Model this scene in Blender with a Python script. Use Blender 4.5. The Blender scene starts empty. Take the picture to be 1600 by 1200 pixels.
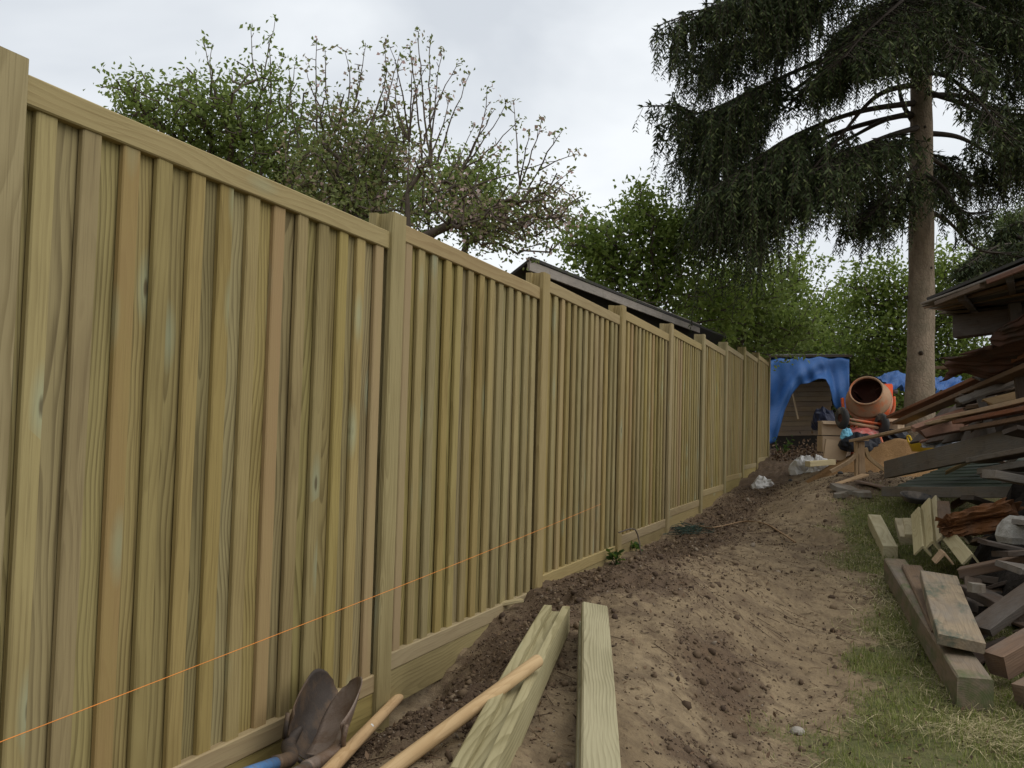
import bpy, math, random
import numpy as np
from mathutils import Vector, Matrix
random.seed(7); RNG = np.random.default_rng(7)
S = bpy.context.scene; COL = S.collection
EZ = 1.35                                   # eye height; the fence runs along +Y at x = -1.865

# ------------------------------------------------------------------ camera, sky, sun, exposure
YAW, PITCH, ROLL, FPX = 0.3639, 0.0505, 0.0267, 1483.0
cf = Vector((-math.sin(YAW)*math.cos(PITCH), math.cos(YAW)*math.cos(PITCH), math.sin(PITCH)))
r0 = Vector((math.cos(YAW), math.sin(YAW), 0)); u0 = r0.cross(cf)
cr = math.cos(ROLL)*r0 + math.sin(ROLL)*u0; cu = -math.sin(ROLL)*r0 + math.cos(ROLL)*u0
cam = bpy.data.objects.new('camera', bpy.data.cameras.new('camera')); COL.objects.link(cam)
cam.data.sensor_width = 36; cam.data.lens = 36*FPX/1600; cam.data.clip_start = .05; cam.data.clip_end = 2000
cam.matrix_world = Matrix(((cr.x, cu.x, -cf.x, 0), (cr.y, cu.y, -cf.y, 0), (cr.z, cu.z, -cf.z, EZ), (0, 0, 0, 1)))
S.camera = cam
W = bpy.data.worlds.new('World'); S.world = W; W.use_nodes = True
nt = W.node_tree; nt.nodes.clear()
wo = nt.nodes.new('ShaderNodeOutputWorld'); bg = nt.nodes.new('ShaderNodeBackground'); bg.inputs[1].default_value = .15
sky = nt.nodes.new('ShaderNodeTexSky'); sky.sky_type = 'NISHITA'; sky.sun_disc = False
sky.dust_density = 3
tc = nt.nodes.new('ShaderNodeTexCoord'); mp = nt.nodes.new('ShaderNodeMapping'); mp.inputs['Scale'].default_value = (1, 1, 2.2)
n1 = nt.nodes.new('ShaderNodeTexNoise'); n1.inputs['Scale'].default_value = 2.1; n1.inputs['Detail'].default_value = 5; n1.inputs['Roughness'].default_value = .5
n1.inputs['Distortion'].default_value = .3
rp = nt.nodes.new('ShaderNodeValToRGB')
rp.color_ramp.elements[0].position = .36; rp.color_ramp.elements[0].color = (4.3, 4.55, 4.85, 1)
rp.color_ramp.elements[1].position = .62; rp.color_ramp.elements[1].color = (6.1, 6.3, 6.45, 1)
mx = nt.nodes.new('ShaderNodeMix'); mx.data_type = 'RGBA'; mx.inputs[0].default_value = .93
nt.links.new(tc.outputs['Generated'], mp.inputs['Vector']); nt.links.new(mp.outputs[0], n1.inputs['Vector'])
nt.links.new(n1.outputs['Fac'], rp.inputs[0]); nt.links.new(sky.outputs[0], mx.inputs['A']); nt.links.new(rp.outputs[0], mx.inputs['B'])
nt.links.new(mx.outputs['Result'], bg.inputs[0]); nt.links.new(bg.outputs[0], wo.inputs[0])
sl = bpy.data.lights.new('sun', 'SUN'); sl.energy = 1.5; sl.angle = math.radians(65); sl.color = (1, .96, .9)
so = bpy.data.objects.new('sun', sl); COL.objects.link(so)
sd = Vector((.63, .02, .77)).normalized()
sky.sun_elevation = math.asin(sd.z); sky.sun_rotation = math.atan2(sd.x, sd.y)
so.rotation_euler = sd.to_track_quat('Z', 'Y').to_euler()
S.view_settings.view_transform = 'Standard'; S.view_settings.look = 'None'; S.view_settings.gamma = 1
S.view_settings.use_curve_mapping = False; S.view_settings.exposure = 0.12
S.cycles.max_bounces = 8; S.cycles.diffuse_bounces = 6; S.cycles.transmission_bounces = 8; S.cycles.transparent_max_bounces = 6

# ------------------------------------------------------------------ helpers
def P(px, py, z):
    """world point that a photograph pixel (1600x1200) shows at depth z metres"""
    v = cf*z + cr*((px-800)/FPX*z) + cu*((600-py)/FPX*z)
    return Vector((v.x, v.y, v.z+EZ))

def hash2(ix, iy, seed):
    n = (ix.astype(np.int64)*374761393 + iy.astype(np.int64)*668265263 + seed*1442695041) & 0x7fffffff
    n = ((n ^ (n >> 13))*1274126177) & 0x7fffffff
    n = ((n ^ (n >> 16))*2246822519) & 0x7fffffff
    return (n & 0xffff)/65535.0
def vnoise(x, y, seed=0):
    xi = np.floor(x); yi = np.floor(y); fx = x-xi; fy = y-yi
    fx = fx*fx*(3-2*fx); fy = fy*fy*(3-2*fy)
    a = hash2(xi, yi, seed); b = hash2(xi+1, yi, seed); c = hash2(xi, yi+1, seed); d = hash2(xi+1, yi+1, seed)
    return (a*(1-fx)+b*fx)*(1-fy)+(c*(1-fx)+d*fx)*fy - .5
def fbm(x, y, seed=0, o=4):
    t = 0; a = 1
    for k in range(o):
        t = t + a*vnoise(x*2**k+17*k, y*2**k-9*k, seed+k); a *= .5
    return t
def sst(a, b, x):
    t = np.clip((x-a)/(b-a), 0, 1); return t*t*(3-2*t)

def ground_base(x, y):
    """height of the ground (world z) without its fine relief"""
    left = np.interp(y, [-40, 0, 3.6, 4.5, 5.4, 7.4, 9.4, 11.3, 13.2, 15.2, 18, 22, 40, 400],
                     [-1.5, -1.2, -1.16, -1.06, -.95, -.98, -.95, -.86, -.79, -.65, -.42, -.25, -.2, -.4])
    right = np.interp(y, [-40, 0, 4, 6, 8.4, 10.2, 11.3, 12.5, 14, 16, 20, 40, 400],
                      [-1.55, -1.33, -1.24, -1.13, -.98, -.76, -.52, -.42, -.4, -.38, -.24, -.2, -.4])
    w = sst(-1.5, -.3, x)
    h = left*(1-w)+right*w
    # spoil ridge thrown up along the trench
    rid = sst(1.0, 1.9, y)*(1-sst(5.2, 8.6, y))
    xc = np.interp(y, [1, 2.3, 4.2, 6, 9], [-.95, -1.0, -1.12, -1.0, -.9])
    h = h + .25*rid*np.exp(-np.abs((x-xc)/.52)**2.6)
    # trench dug against the boards
    h = h - .10*np.exp(-((x+1.86)/.16)**2)*(1-sst(4.0, 4.9, y))*sst(1, 2.4, y)
    # low humps on the path
    h = h + .09*np.exp(-((x+.75)/.45)**2-((y-10.4)/.55)**2) + .07*np.exp(-((x+1.0)/.4)**2-((y-8.3)/.5)**2)
    h = h + .05*np.exp(-((x+.5)/.4)**2-((y-12.0)/.5)**2)
    return h + EZ
def soil_rough(x, y):
    """0..1: where the soil is freshly dug and cloddy"""
    r = np.exp(-((x+1.5)/.42)**2)*sst(1.8, 3, y)*.9
    r = np.maximum(r, .95*np.exp(-((x+.62)/.28)**2-((y-4.35)/.55)**2))
    r = np.maximum(r, .8*np.exp(-((x+.45)/.3)**2-((y-3.4)/.22)**2))
    r = np.maximum(r, .8*np.exp(-((x+1.15)/.5)**2-((y-5.1)/.5)**2))
    r = np.maximum(r, .7*sst(10, 11, y)*(1-sst(13, 15, y))*np.exp(-((x+.1)/.5)**2))
    r = np.maximum(r, 1.1*sst(14.5, 16, y)*(1-sst(30, 36, y)))
    return np.clip(r+.5*fbm(x*1.3, y*1.3, 5), 0, 1)
def grass_edge(y):
    return np.interp(y, [-40, 0, 3.4, 4.6, 6, 8, 10.2, 11.4, 14, 20, 30, 400], [-.2, -.2, -.30, -.14, -.12, -.18, -.30, -.05, 1.5, 2, -40, -400])
def grassy(x, y):
    return sst(-.16, .30, x-grass_edge(y)+.36*fbm(x*2.2, y*2.2, 40))*(1-.97*sst(10.6, 11.6, y)*(1-sst(30, 36, y)))
def ground_h(x, y, fine=True):
    x = np.asarray(x, float); y = np.asarray(y, float)
    h = ground_base(x, y)
    near = (1-sst(24, 40, np.abs(y)))*(1-sst(8, 16, np.abs(x)))
    r = soil_rough(x, y); g = grassy(x, y)
    h = h + near*(.075*fbm(x*1.6, y*1.6, 1, 3)+.036*fbm(x*5, y*5, 9, 3)*(.6+.6*r)*(1-.5*g))
    if fine:
        h = h + near*(1-.7*g)*((.004+.026*r)*fbm(x*19, y*19, 21, 3) + .005*fbm(x*55, y*55, 31, 2)*(.5+r))
        c = fbm(x*4, y*2.4, 77, 3)
        h = h - near*(1-g)*.02*np.exp(-(c/.035)**2)*sst(.2, .5, vnoise(x*.9, y*.9, 3)+.5)
    return h
def gz(x, y): return float(ground_h(np.array([x]), np.array([y]), False)[0])
def G(px, py):
    """where the ray through a photograph pixel meets the ground"""
    z = np.linspace(1.5, 40, 1500)
    d = cf + cr*((px-800)/FPX) + cu*((600-py)/FPX)
    X = d.x*z; Y = d.y*z; Z = EZ+d.z*z
    k = int(np.argmax(Z < ground_h(X, Y, False)))
    return Vector((X[k], Y[k], Z[k]))

def hover(px, py, h):
    """where the ray through a pixel comes down to h above the ground"""
    z = np.linspace(1.5, 40, 3000); d = cf + cr*((px-800)/FPX) + cu*((600-py)/FPX)
    X = d.x*z; Y = d.y*z; Z = EZ+d.z*z; k = int(np.argmax(Z < ground_h(X, Y, False)+h)); return Vector((X[k], Y[k], Z[k]))
def tagit(o, label=None, cat=None, group=None, kind=None):
    if label: o['label'] = label
    if cat: o['category'] = cat
    if group: o['group'] = group
    if kind: o['kind'] = kind
    return o
def thing(name, loc, label, cat, group=None):
    o = bpy.data.objects.new(name, None); COL.objects.link(o); o.location = loc; o.empty_display_size = .1
    return tagit(o, label, cat, group)
def wl(o):
    """world location of an unrotated chain of parents"""
    v = Vector(o.location)
    while o.parent: o = o.parent; v = v+Vector(o.location)
    return v
def link(name, me, mat, parent=None, loc=(0, 0, 0), quat=None):
    o = bpy.data.objects.new(name, me); COL.objects.link(o)
    if mat and not me.materials: me.materials.append(mat)
    o.location = Vector(loc)
    if parent:
        o.parent = parent; o.location = Vector(loc)-wl(parent)
    if quat: o.rotation_mode = 'QUATERNION'; o.rotation_quaternion = quat
    return o
def mesh(name, v, f, smooth=False):
    me = bpy.data.meshes.new(name); me.from_pydata([tuple(map(float, p)) for p in v], [], f); me.update()
    if smooth: me.polygons.foreach_set('use_smooth', [True]*len(me.polygons))
    return me
def npmesh(name, V, F, smooth=False):
    """numpy verts (n,3) and faces (m,k), all with k corners"""
    V = np.asarray(V, np.float32); F = np.asarray(F, np.int32); m, k = F.shape
    me = bpy.data.meshes.new(name); me.vertices.add(len(V)); me.vertices.foreach_set('co', V.ravel())
    me.loops.add(m*k); me.loops.foreach_set('vertex_index', F.ravel())
    me.polygons.add(m); me.polygons.foreach_set('loop_start', np.arange(0, m*k, k, dtype=np.int32))
    try: me.polygons.foreach_set('loop_total', np.full(m, k, np.int32))
    except Exception: pass
    if smooth: me.polygons.foreach_set('use_smooth', np.ones(m, bool))
    me.update(calc_edges=True); me.validate(); return me
def mobj(name, v, f, mat, parent=None, smooth=False, origin=None):
    """world-space verts into one object whose origin is its own"""
    v = [Vector(p) for p in v]
    o = Vector(origin) if origin is not None else sum(v, Vector())/len(v)
    return link(name, mesh(name, [p-o for p in v], f, smooth), mat, parent, o)

def prism(sec, L, nseg=1, warp=0, seed=0, ends=0.0):
    """section polygon (x,y) swept along local z from 0 to L"""
    n = len(sec); V = []; F = []; rr = random.Random(seed)
    a = rr.uniform(-1, 1)*warp; b = rr.uniform(-1, 1)*warp; tw = rr.uniform(-1, 1)*warp*1.5
    for i in range(nseg+1):
        t = i/nseg; z = L*t; dx = a*math.sin(math.pi*t); dy = b*math.sin(math.pi*t); c, s = math.cos(tw*t), math.sin(tw*t)
        for (x, y) in sec:
            e = rr.uniform(-ends, ends) if i in (0, nseg) else 0
            V.append((x*c-y*s+dx, x*s+y*c+dy, z+e))
    for i in range(nseg):
        for k in range(n): F.append((i*n+k, i*n+(k+1) % n, (i+1)*n+(k+1) % n, (i+1)*n+k))
    F.append(tuple(range(n))[::-1]); F.append(tuple(range(nseg*n, nseg*n+n)))
    return V, F
def chamf(w, t, c=.004):
    x, y = w/2, t/2
    return [(-x+c, -y), (x-c, -y), (x, -y+c), (x, y-c), (x-c, y), (-x+c, y), (-x, y-c), (-x, -y+c)]
def frame_quat(d, up):
    d = Vector(d).normalized(); up = Vector(up)
    x = up.cross(d)
    if x.length < 1e-4: x = Vector((1, 0, 0)).cross(d)
    x.normalize(); y = d.cross(x)
    return Matrix(((x.x, y.x, d.x), (x.y, y.y, d.y), (x.z, y.z, d.z))).to_quaternion()
def beam(name, p0, p1, w, t, mat, parent=None, up=(0, 0, 1), c=.004, warp=.006, nseg=6, sec=None, ends=.003):
    """a length of timber from p0 to p1: w across, t in the up direction"""
    p0 = Vector(p0); p1 = Vector(p1); d = p1-p0
    V, F = prism(sec or chamf(w, t, c), d.length, nseg, warp, random.randrange(9999), ends)
    return link(name, mesh(name, V, F), mat, parent, p0, frame_quat(d, up))
def tubes(segs, n=6):
    """segs: list of (p, q, rp, rq) -> joined tapered tubes"""
    A = np.array([s[0] for s in segs], float); B = np.array([s[1] for s in segs], float)
    ra = np.array([s[2] for s in segs], float); rb = np.array([s[3] for s in segs], float)
    D = B-A; L = np.linalg.norm(D, axis=1, keepdims=True)+1e-9; D = D/L
    ref = np.where(np.abs(D[:, 2:3]) > .9, np.array([[1., 0, 0]]), np.array([[0, 0, 1.]]))
    X = np.cross(ref, D); X /= np.linalg.norm(X, axis=1, keepdims=True)+1e-9; Y = np.cross(D, X)
    an = np.arange(n)*2*math.pi/n; m = len(segs)
    ring = X[:, None]*np.cos(an)[None, :, None]+Y[:, None]*np.sin(an)[None, :, None]
    V = np.concatenate([A[:, None]+ring*ra[:, None, None], B[:, None]+ring*rb[:, None, None]], 1).reshape(-1, 3)
    k = np.arange(n); q = np.stack([k, (k+1) % n, n+(k+1) % n, n+k], 1)
    F = (np.arange(m)[:, None, None]*2*n+q[None]).reshape(-1, 4)
    return V, F
def polytube(pts, rad, n=10, cap=True):
    pts = [Vector(p) for p in pts]; rad = rad if hasattr(rad, '__len__') else [rad]*len(pts); V = []; F = []
    X = None
    for i, p in enumerate(pts):
        d = (pts[min(i+1, len(pts)-1)]-pts[max(i-1, 0)]).normalized()
        if X is None: X = Vector((0, 0, 1)).cross(d) if abs(d.z) < .9 else Vector((1, 0, 0)).cross(d)
        X = (X-d*X.dot(d)).normalized(); Y = d.cross(X)
        for k in range(n):
            a = 2*math.pi*k/n; V.append(p+(X*math.cos(a)+Y*math.sin(a))*rad[i])
    for i in range(len(pts)-1):
        for k in range(n): F.append((i*n+k, i*n+(k+1) % n, (i+1)*n+(k+1) % n, (i+1)*n+k))
    if cap: F.append(tuple(range(n))[::-1]); F.append(tuple(range((len(pts)-1)*n, len(pts)*n)))
    return V, F
def lathe(prof, axis, origin, n=32):
    """prof: (along, radius) pairs turned about axis through origin"""
    q = frame_quat(axis, (0, 0, 1)); V = []; F = []
    for (a, r) in prof:
        for k in range(n):
            t = 2*math.pi*k/n; V.append(Vector(origin)+q @ Vector((r*math.cos(t), r*math.sin(t), a)))
    for i in range(len(prof)-1):
        for k in range(n): F.append((i*n+k, i*n+(k+1) % n, (i+1)*n+(k+1) % n, (i+1)*n+k))
    return V, F
def smooth_path(pts, per=8):
    pts = [Vector(p) for p in pts]; out = []
    for i in range(len(pts)-1):
        a = pts[max(i-1, 0)]; b = pts[i]; c = pts[i+1]; d = pts[min(i+2, len(pts)-1)]
        for k in range(per):
            t = k/per
            out.append(.5*((2*b)+(c-a)*t+(2*a-5*b+4*c-d)*t*t+(3*b-a-3*c+d)*t*t*t))
    out.append(pts[-1]); return out

# ------------------------------------------------------------------ materials
class NT:
    def __init__(s, name):
        s.m = bpy.data.materials.new(name); s.m.use_nodes = True; s.t = s.m.node_tree; s.t.nodes.clear()
        s.out = s.n('OutputMaterial'); s.b = s.n('BsdfPrincipled'); s.l(s.b.outputs[0], s.out.inputs[0])
        s.b.inputs['Specular IOR Level'].default_value = .25
    def n(s, t): return s.t.nodes.new('ShaderNode'+t)
    def l(s, a, b): s.t.links.new(a, b)
    def setv(s, sock, v):
        if hasattr(v, 'links'): s.l(v, sock)
        else:
            if isinstance(v, (tuple, list)) and len(v) == 3 and sock.type == 'RGBA': v = (*v, 1)
            sock.default_value = v
    def math(s, op, a, b=0, c=None, clamp=False):
        n = s.n('Math'); n.operation = op; n.use_clamp = clamp; s.setv(n.inputs[0], a); s.setv(n.inputs[1], b)
        if c is not None: s.setv(n.inputs[2], c)
        return n.outputs[0]
    def vm(s, op, a, b=(0, 0, 0)):
        n = s.n('VectorMath'); n.operation = op; s.setv(n.inputs[0], a); s.setv(n.inputs[1], b)
        return n.outputs['Value'] if op in ('LENGTH', 'DISTANCE', 'DOT_PRODUCT') else n.outputs[0]
    def mix(s, f, a, b, mode='MIX'):
        n = s.n('Mix'); n.data_type = 'RGBA'; n.blend_type = mode; s.setv(n.inputs[0], f); s.setv(n.inputs['A'], a); s.setv(n.inputs['B'], b)
        return n.outputs['Result']
    def noise(s, vec, scale=5, detail=4, rough=.55, dist=0):
        n = s.n('TexNoise'); s.l(vec, n.inputs['Vector']); n.inputs['Scale'].default_value = scale
        n.inputs['Detail'].default_value = detail; n.inputs['Roughness'].default_value = rough; n.inputs['Distortion'].default_value = dist
        return n
    def ramp(s, v, *stops):
        n = s.n('ValToRGB'); e = n.color_ramp.elements
        while len(e) < len(stops): e.new(.5)
        for k, (p, c) in enumerate(stops):
            e[k].position = p; e[k].color = (*c, 1) if isinstance(c, (tuple, list)) else (c, c, c, 1)
        s.setv(n.inputs[0], v); return n.outputs[0]
    def mr(s, v, a, b, c=0, d=1):
        n = s.n('MapRange'); s.setv(n.inputs[0], v)
        for k, q in enumerate((a, b, c, d)): n.inputs[k+1].default_value = q
        return n.outputs[0]
    def bump(s, h, strength=.4, dist=.01):
        n = s.n('Bump'); n.inputs['Strength'].default_value = strength; n.inputs['Distance'].default_value = dist
        s.l(h, n.inputs['Height']); s.l(n.outputs[0], s.b.inputs['Normal'])
    def coord(s, which='Object'): return s.n('TexCoord').outputs[which]
    def rnd(s): return s.n('ObjectInfo').outputs['Random']
    def fin(s, col, rough=.8):
        s.setv(s.b.inputs['Base Color'], col); s.setv(s.b.inputs['Roughness'], rough); return s.m

def wood(name, light, mid, dark, tint=None, ring=95., knots=0., moss=None, mossamt=0., weather=0., rough=.78, vary=.35, tintamt=.18, grain=(.25, .85)):
    """sawn timber: growth rings cut lengthwise (local z), fibre streaks, knots, stains, moss"""
    m = NT(name); co = m.coord(); r = m.rnd()
    r2 = m.math('FRACT', m.math('MULTIPLY', r, 17.31)); r3 = m.math('FRACT', m.math('MULTIPLY', r, 71.7)); r4 = m.math('FRACT', m.math('MULTIPLY', r, 231.3))
    off = m.n('CombineXYZ'); m.l(m.math('MULTIPLY', r, 31.), off.inputs[0]); m.l(m.math('MULTIPLY', r2, 53.), off.inputs[1]); m.l(m.math('MULTIPLY', r3, 87.), off.inputs[2])
    p = m.vm('ADD', co, off.outputs[0])
    wn = m.noise(m.vm('MULTIPLY', p, (2.5, 2.5, 1.1)), 1, 2, .45)
    wob = m.vm('MULTIPLY', m.vm('SUBTRACT', wn.outputs['Color'], (.5, .5, .5)), (.17, .17, 0))
    fn = m.noise(m.vm('MULTIPLY', p, (14, 14, 5)), 1, 2, .5)
    wob = m.vm('ADD', wob, m.vm('MULTIPLY', m.vm('SUBTRACT', fn.outputs['Color'], (.5, .5, .5)), (.010, .010, 0)))
    cen = m.n('CombineXYZ'); m.l(m.math('MULTIPLY_ADD', r2, .10, -.05), cen.inputs[0]); m.l(m.math('MULTIPLY_ADD', r3, .07, .012), cen.inputs[1])
    q = m.vm('MULTIPLY', m.vm('ADD', m.vm('ADD', co, wob), cen.outputs[0]), (1, 1, .004))
    rad = m.vm('LENGTH', q)
    saw = m.math('FRACT', m.math('MULTIPLY', rad, m.math('MULTIPLY_ADD', r4, ring*.9, ring*.55)))
    band = m.ramp(saw, (0, .1), (.45, .25), (.80, .95), (.93, 1.), (1, .1))
    fib = m.noise(m.vm('MULTIPLY', p, (170, 170, 3.5)), 1, 3, .6).outputs['Fac']
    big = m.noise(m.vm('MULTIPLY', p, (5, 5, 1.6)), 1, 3, .6).outputs['Fac']
    col = m.mix(m.math('MULTIPLY', band, m.mr(big, .35, .65, *grain)), light, mid)
    col = m.mix(m.mr(fib, .52, .75, 0, .55), col, dark)
    col = m.mix(m.mr(big, .5, .78, 0, .55), col, mid)
    if tint:
        col = m.mix(m.math('MULTIPLY', m.math('GREATER_THAN', r4, 1-tintamt), m.mr(big, .3, .6, .35, .8)), col, tint)
    if weather:
        wv = m.noise(m.vm('MULTIPLY', p, (7, 7, 2.5)), 1, 5, .65).outputs['Fac']
        col = m.mix(m.mr(wv, .42, .66, 0, weather), col, (.13, .125, .115))
        st = m.noise(p, 9, 5, .7).outputs['Fac']
        col = m.mix(m.mr(st, .55, .75, 0, .6), col, dark)
    if knots:
        vo = m.n('TexVoronoi'); m.l(m.vm('MULTIPLY', p, (6.5, 6.5, 2.1)), vo.inputs['Vector']); vo.inputs['Scale'].default_value = 1
        kd = m.math('ADD', vo.outputs['Distance'], m.math('MULTIPLY_ADD', fib, .05, -.025))
        pick = m.math('GREATER_THAN', m.n('Math').outputs[0] if False else m.vm('DOT_PRODUCT', vo.outputs['Color'], (1, 0, 0)), 1-knots)
        col = m.mix(m.math('MULTIPLY', pick, m.mr(kd, .26, .08, 0, .42)), col, (.30, .36, .25))
        col = m.mix(m.math('MULTIPLY', pick, m.mr(kd, .075, .04, 0, .8)), col, (.085, .06, .028))
    if moss:
        mn = m.noise(m.vm('MULTIPLY', p, (1, 1, .5)), 5, 6, .7).outputs['Fac']
        col = m.mix(m.mr(mn, .62-.3*mossamt, .70-.2*mossamt, 0, .85), col, moss)
    hs = m.n('HueSaturation'); m.l(col, hs.inputs['Color'])
    m.l(m.math('MULTIPLY_ADD', r3, vary, 1-vary/2), hs.inputs['Value']); m.l(m.math('MULTIPLY_ADD', r2, .2, .9), hs.inputs['Saturation'])
    m.l(m.math('MULTIPLY_ADD', r, .012, .494), hs.inputs['Hue'])
    h = m.math('ADD', m.math('MULTIPLY', fib, .7), m.math('MULTIPLY', band, .35))
    m.bump(h, .35 if not weather else .8, .0025)
    return m.fin(hs.outputs[0], rough)

M_FENCE = wood('treated_pine', (.310, .244, .102), (.178, .130, .050), (.115, .080, .031), tint=(.31, .215, .105), knots=.42, tintamt=.12, vary=.26, ring=60, grain=(.12, .6))
M_BACK = wood('treated_pine_backing', (.282, .228, .096), (.120, .090, .034), (.085, .061, .024), knots=.3, vary=.26, ring=62, grain=(.55, 1.), tint=(.30, .21, .11), tintamt=.1)  # stronger grain; shade of the recess also put into the darker colour
M_RAIL = wood('treated_pine_rail', (.335, .262, .135), (.26, .192, .095), (.185, .13, .058), knots=.2, vary=.12, ring=50)
M_POST = wood('treated_pine_post', (.325, .26, .122), (.195, .147, .06), (.135, .098, .038), knots=.3, vary=.15, ring=70)
M_NEWPOST = wood('fresh_treated_post', (.365, .32, .195), (.19, .162, .085), (.16, .135, .07), vary=.1, ring=75, knots=.15)
M_HANDLE = wood('ash_handle', (.50, .33, .155), (.40, .245, .10), (.28, .16, .065), vary=.15, ring=120)
M_LIGHT = wood('fresh_offcut', (.44, .375, .225), (.31, .25, .13), (.2, .155, .08), vary=.2, ring=80)
M_LEAN = wood('lean_to_plank', (.20, .145, .088), (.15, .105, .062), (.08, .055, .034), weather=.3, vary=.2)
M_PALE = wood('pale_plank', (.42, .29, .16), (.31, .20, .10), (.20, .125, .06), vary=.15, weather=.2)
M_BROWN = wood('stained_plank', (.165, .105, .063), (.112, .070, .042), (.05, .032, .021), weather=.35, vary=.4)
M_RED = wood('red_brown_plank', (.20, .088, .050), (.14, .062, .036), (.07, .032, .02), weather=.3, vary=.3)
M_GREY = wood('weathered_plank', (.155, .128, .098), (.11, .088, .066), (.05, .04, .03), weather=.7, vary=.4)
M_FASCIA = wood('weathered_fascia', (.33, .29, .245), (.24, .205, .17), (.14, .12, .10), weather=.35, vary=.1)
M_DARK = wood('dark_old_timber', (.075, .052, .036), (.05, .034, .024), (.025, .018, .013), weather=.4, vary=.5)
M_MOSSY = wood('mossy_sleeper', (.20, .145, .09), (.13, .09, .056), (.055, .038, .025), weather=.45, moss=(.075, .095, .030), mossamt=.55)
M_SLEEP = wood('old_sleeper', (.19, .125, .075), (.12, .076, .046), (.05, .032, .02), weather=.4, vary=.2)
M_GREENB = wood('board_with_green_paint', (.235, .175, .11), (.165, .118, .074), (.07, .05, .032), weather=.45, moss=(.052, .072, .052), mossamt=.37)
M_FELT = None

def plain(name, c, rough=.6, metal=0., var=.15, scale=6, dirt=None, dirtamt=.5, bump=.2, bd=.004, spec=.3):
    m = NT(name); co = m.coord(); n = m.noise(co, scale, 5, .6)
    col = m.mix(m.mr(n.outputs['Fac'], .3, .7, 0, 1), tuple(x*(1-var) for x in c), tuple(min(1, x*(1+var)) for x in c))
    if dirt:
        d = m.noise(m.vm('ADD', co, (3, 7, 1)), scale*.7, 6, .68).outputs['Fac']
        col = m.mix(m.mr(d, .62-.25*dirtamt, .72-.15*dirtamt, 0, .9), col, dirt)
    f = m.noise(co, scale*9, 3, .6).outputs['Fac']
    m.bump(m.math('ADD', f, n.outputs['Fac']), bump, bd)
    m.b.inputs['Metallic'].default_value = metal; m.b.inputs['Specular IOR Level'].default_value = spec
    return m.fin(col, rough)
M_FELT = plain('roofing_felt', (.045, .042, .04), .9, dirt=(.06, .07, .03), dirtamt=.4)
M_SHEDWALL = wood('dark_shed_boards', (.035, .027, .02), (.025, .02, .015), (.015, .012, .01), vary=.3)
M_ORANGE = plain('orange_paint', (.60, .095, .022), .5, dirt=(.36, .26, .17), dirtamt=.75, scale=5)
M_CRUST = plain('cement_crusted_paint', (.36, .225, .135), .9, dirt=(.48, .15, .06), dirtamt=.45, scale=6, bump=.6)
M_RUSTIN = plain('rusty_drum_inside', (.085, .030, .018), .8, dirt=(.16, .10, .07), dirtamt=.35)
M_FLUO = plain('bright_orange_plastic', (.85, .13, .045), .45)
M_RUBBER = plain('rubber', (.035, .034, .033), .75, dirt=(.17, .14, .11), dirtamt=.5)
M_STEEL = plain('old_steel', (.16, .145, .13), .5, .35, dirt=(.13, .075, .045), dirtamt=.6, scale=14, bump=.35)
M_BLADE = plain('earthy_shovel_steel', (.06, .048, .040), .6, .2, dirt=(.13, .085, .052), dirtamt=.7, scale=11, bump=.4)
M_BLADE2 = plain('worn_shovel_steel', (.20, .155, .125), .5, .2, dirt=(.13, .08, .048), dirtamt=.7, scale=13, bump=.4)
M_BLUEPAINT = plain('blue_paint', (.07, .16, .32), .5, dirt=(.12, .10, .085), dirtamt=.55, scale=16)
M_CARD = plain('cardboard', (.46, .335, .215), .9, scale=3, var=.1)
M_WHITE = plain('white_plastic_bag', (.62, .61, .59), .5, dirt=(.3, .26, .21), dirtamt=.35, scale=5)
M_NAVY = plain('dark_blue_plastic', (.016, .02, .045), .5, spec=.25)
M_BLACKBAG = plain('black_plastic', (.010, .011, .016), .5, spec=.22)
M_SILVER = plain('silvery_wrap', (.40, .42, .47), .3, .3, scale=9)
M_YELLOW = plain('yellow_plastic', (.62, .42, .03), .45)
M_CEMBAG = plain('red_and_white_paper_sack', (.48, .12, .10), .8, dirt=(.55, .5, .45), dirtamt=.7, scale=4)
M_CYAN = plain('pale_blue_plastic', (.16, .42, .55), .5)
M_CONC = plain('concrete', (.33, .315, .28), .95, dirt=(.2, .18, .15), scale=10, bump=.8, bd=.01)
M_ROT = wood('rotten_wood', (.20, .095, .045), (.095, .042, .02), (.022, .013, .009), ring=160, vary=.1, weather=.25)
M_STONE = plain('pebble', (.30, .27, .23), .85)
M_STRING = plain('orange_string', (.78, .26, .045), .6, bump=0)
M_NET = plain('dark_green_netting', (.03, .055, .04), .8)
M_CORR = plain('rusty_corrugated_sheet', (.075, .036, .024), .85, dirt=(.045, .036, .03), dirtamt=.6, scale=4, bump=.4)
M_GREENSH = plain('dark_green_sheet', (.035, .05, .032), .6, dirt=(.09, .10, .06), dirtamt=.4, scale=5)
M_SLATE = plain('broken_slab', (.17, .15, .12), .9, dirt=(.12, .088, .06), scale=8)
M_SANDSTICK = wood('dry_root', (.32, .22, .13), (.24, .16, .09), (.14, .09, .05))

m = NT('blue_tarpaulin'); co = m.coord()
nn = m.noise(co, 3, 5, .6).outputs['Fac']; ck = m.n('TexChecker'); m.l(co, ck.inputs[0]); ck.inputs['Scale'].default_value = 90
cc = m.mix(m.mr(nn, .3, .7), (.016, .085, .27), (.026, .115, .34)); cc = m.mix(.03, cc, ck.outputs[0])
m.bump(m.noise(co, 11, 4, .6).outputs['Fac'], .3, .02); m.b.inputs['Specular IOR Level'].default_value = .25; M_TARP = m.fin(cc, .5)

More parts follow.
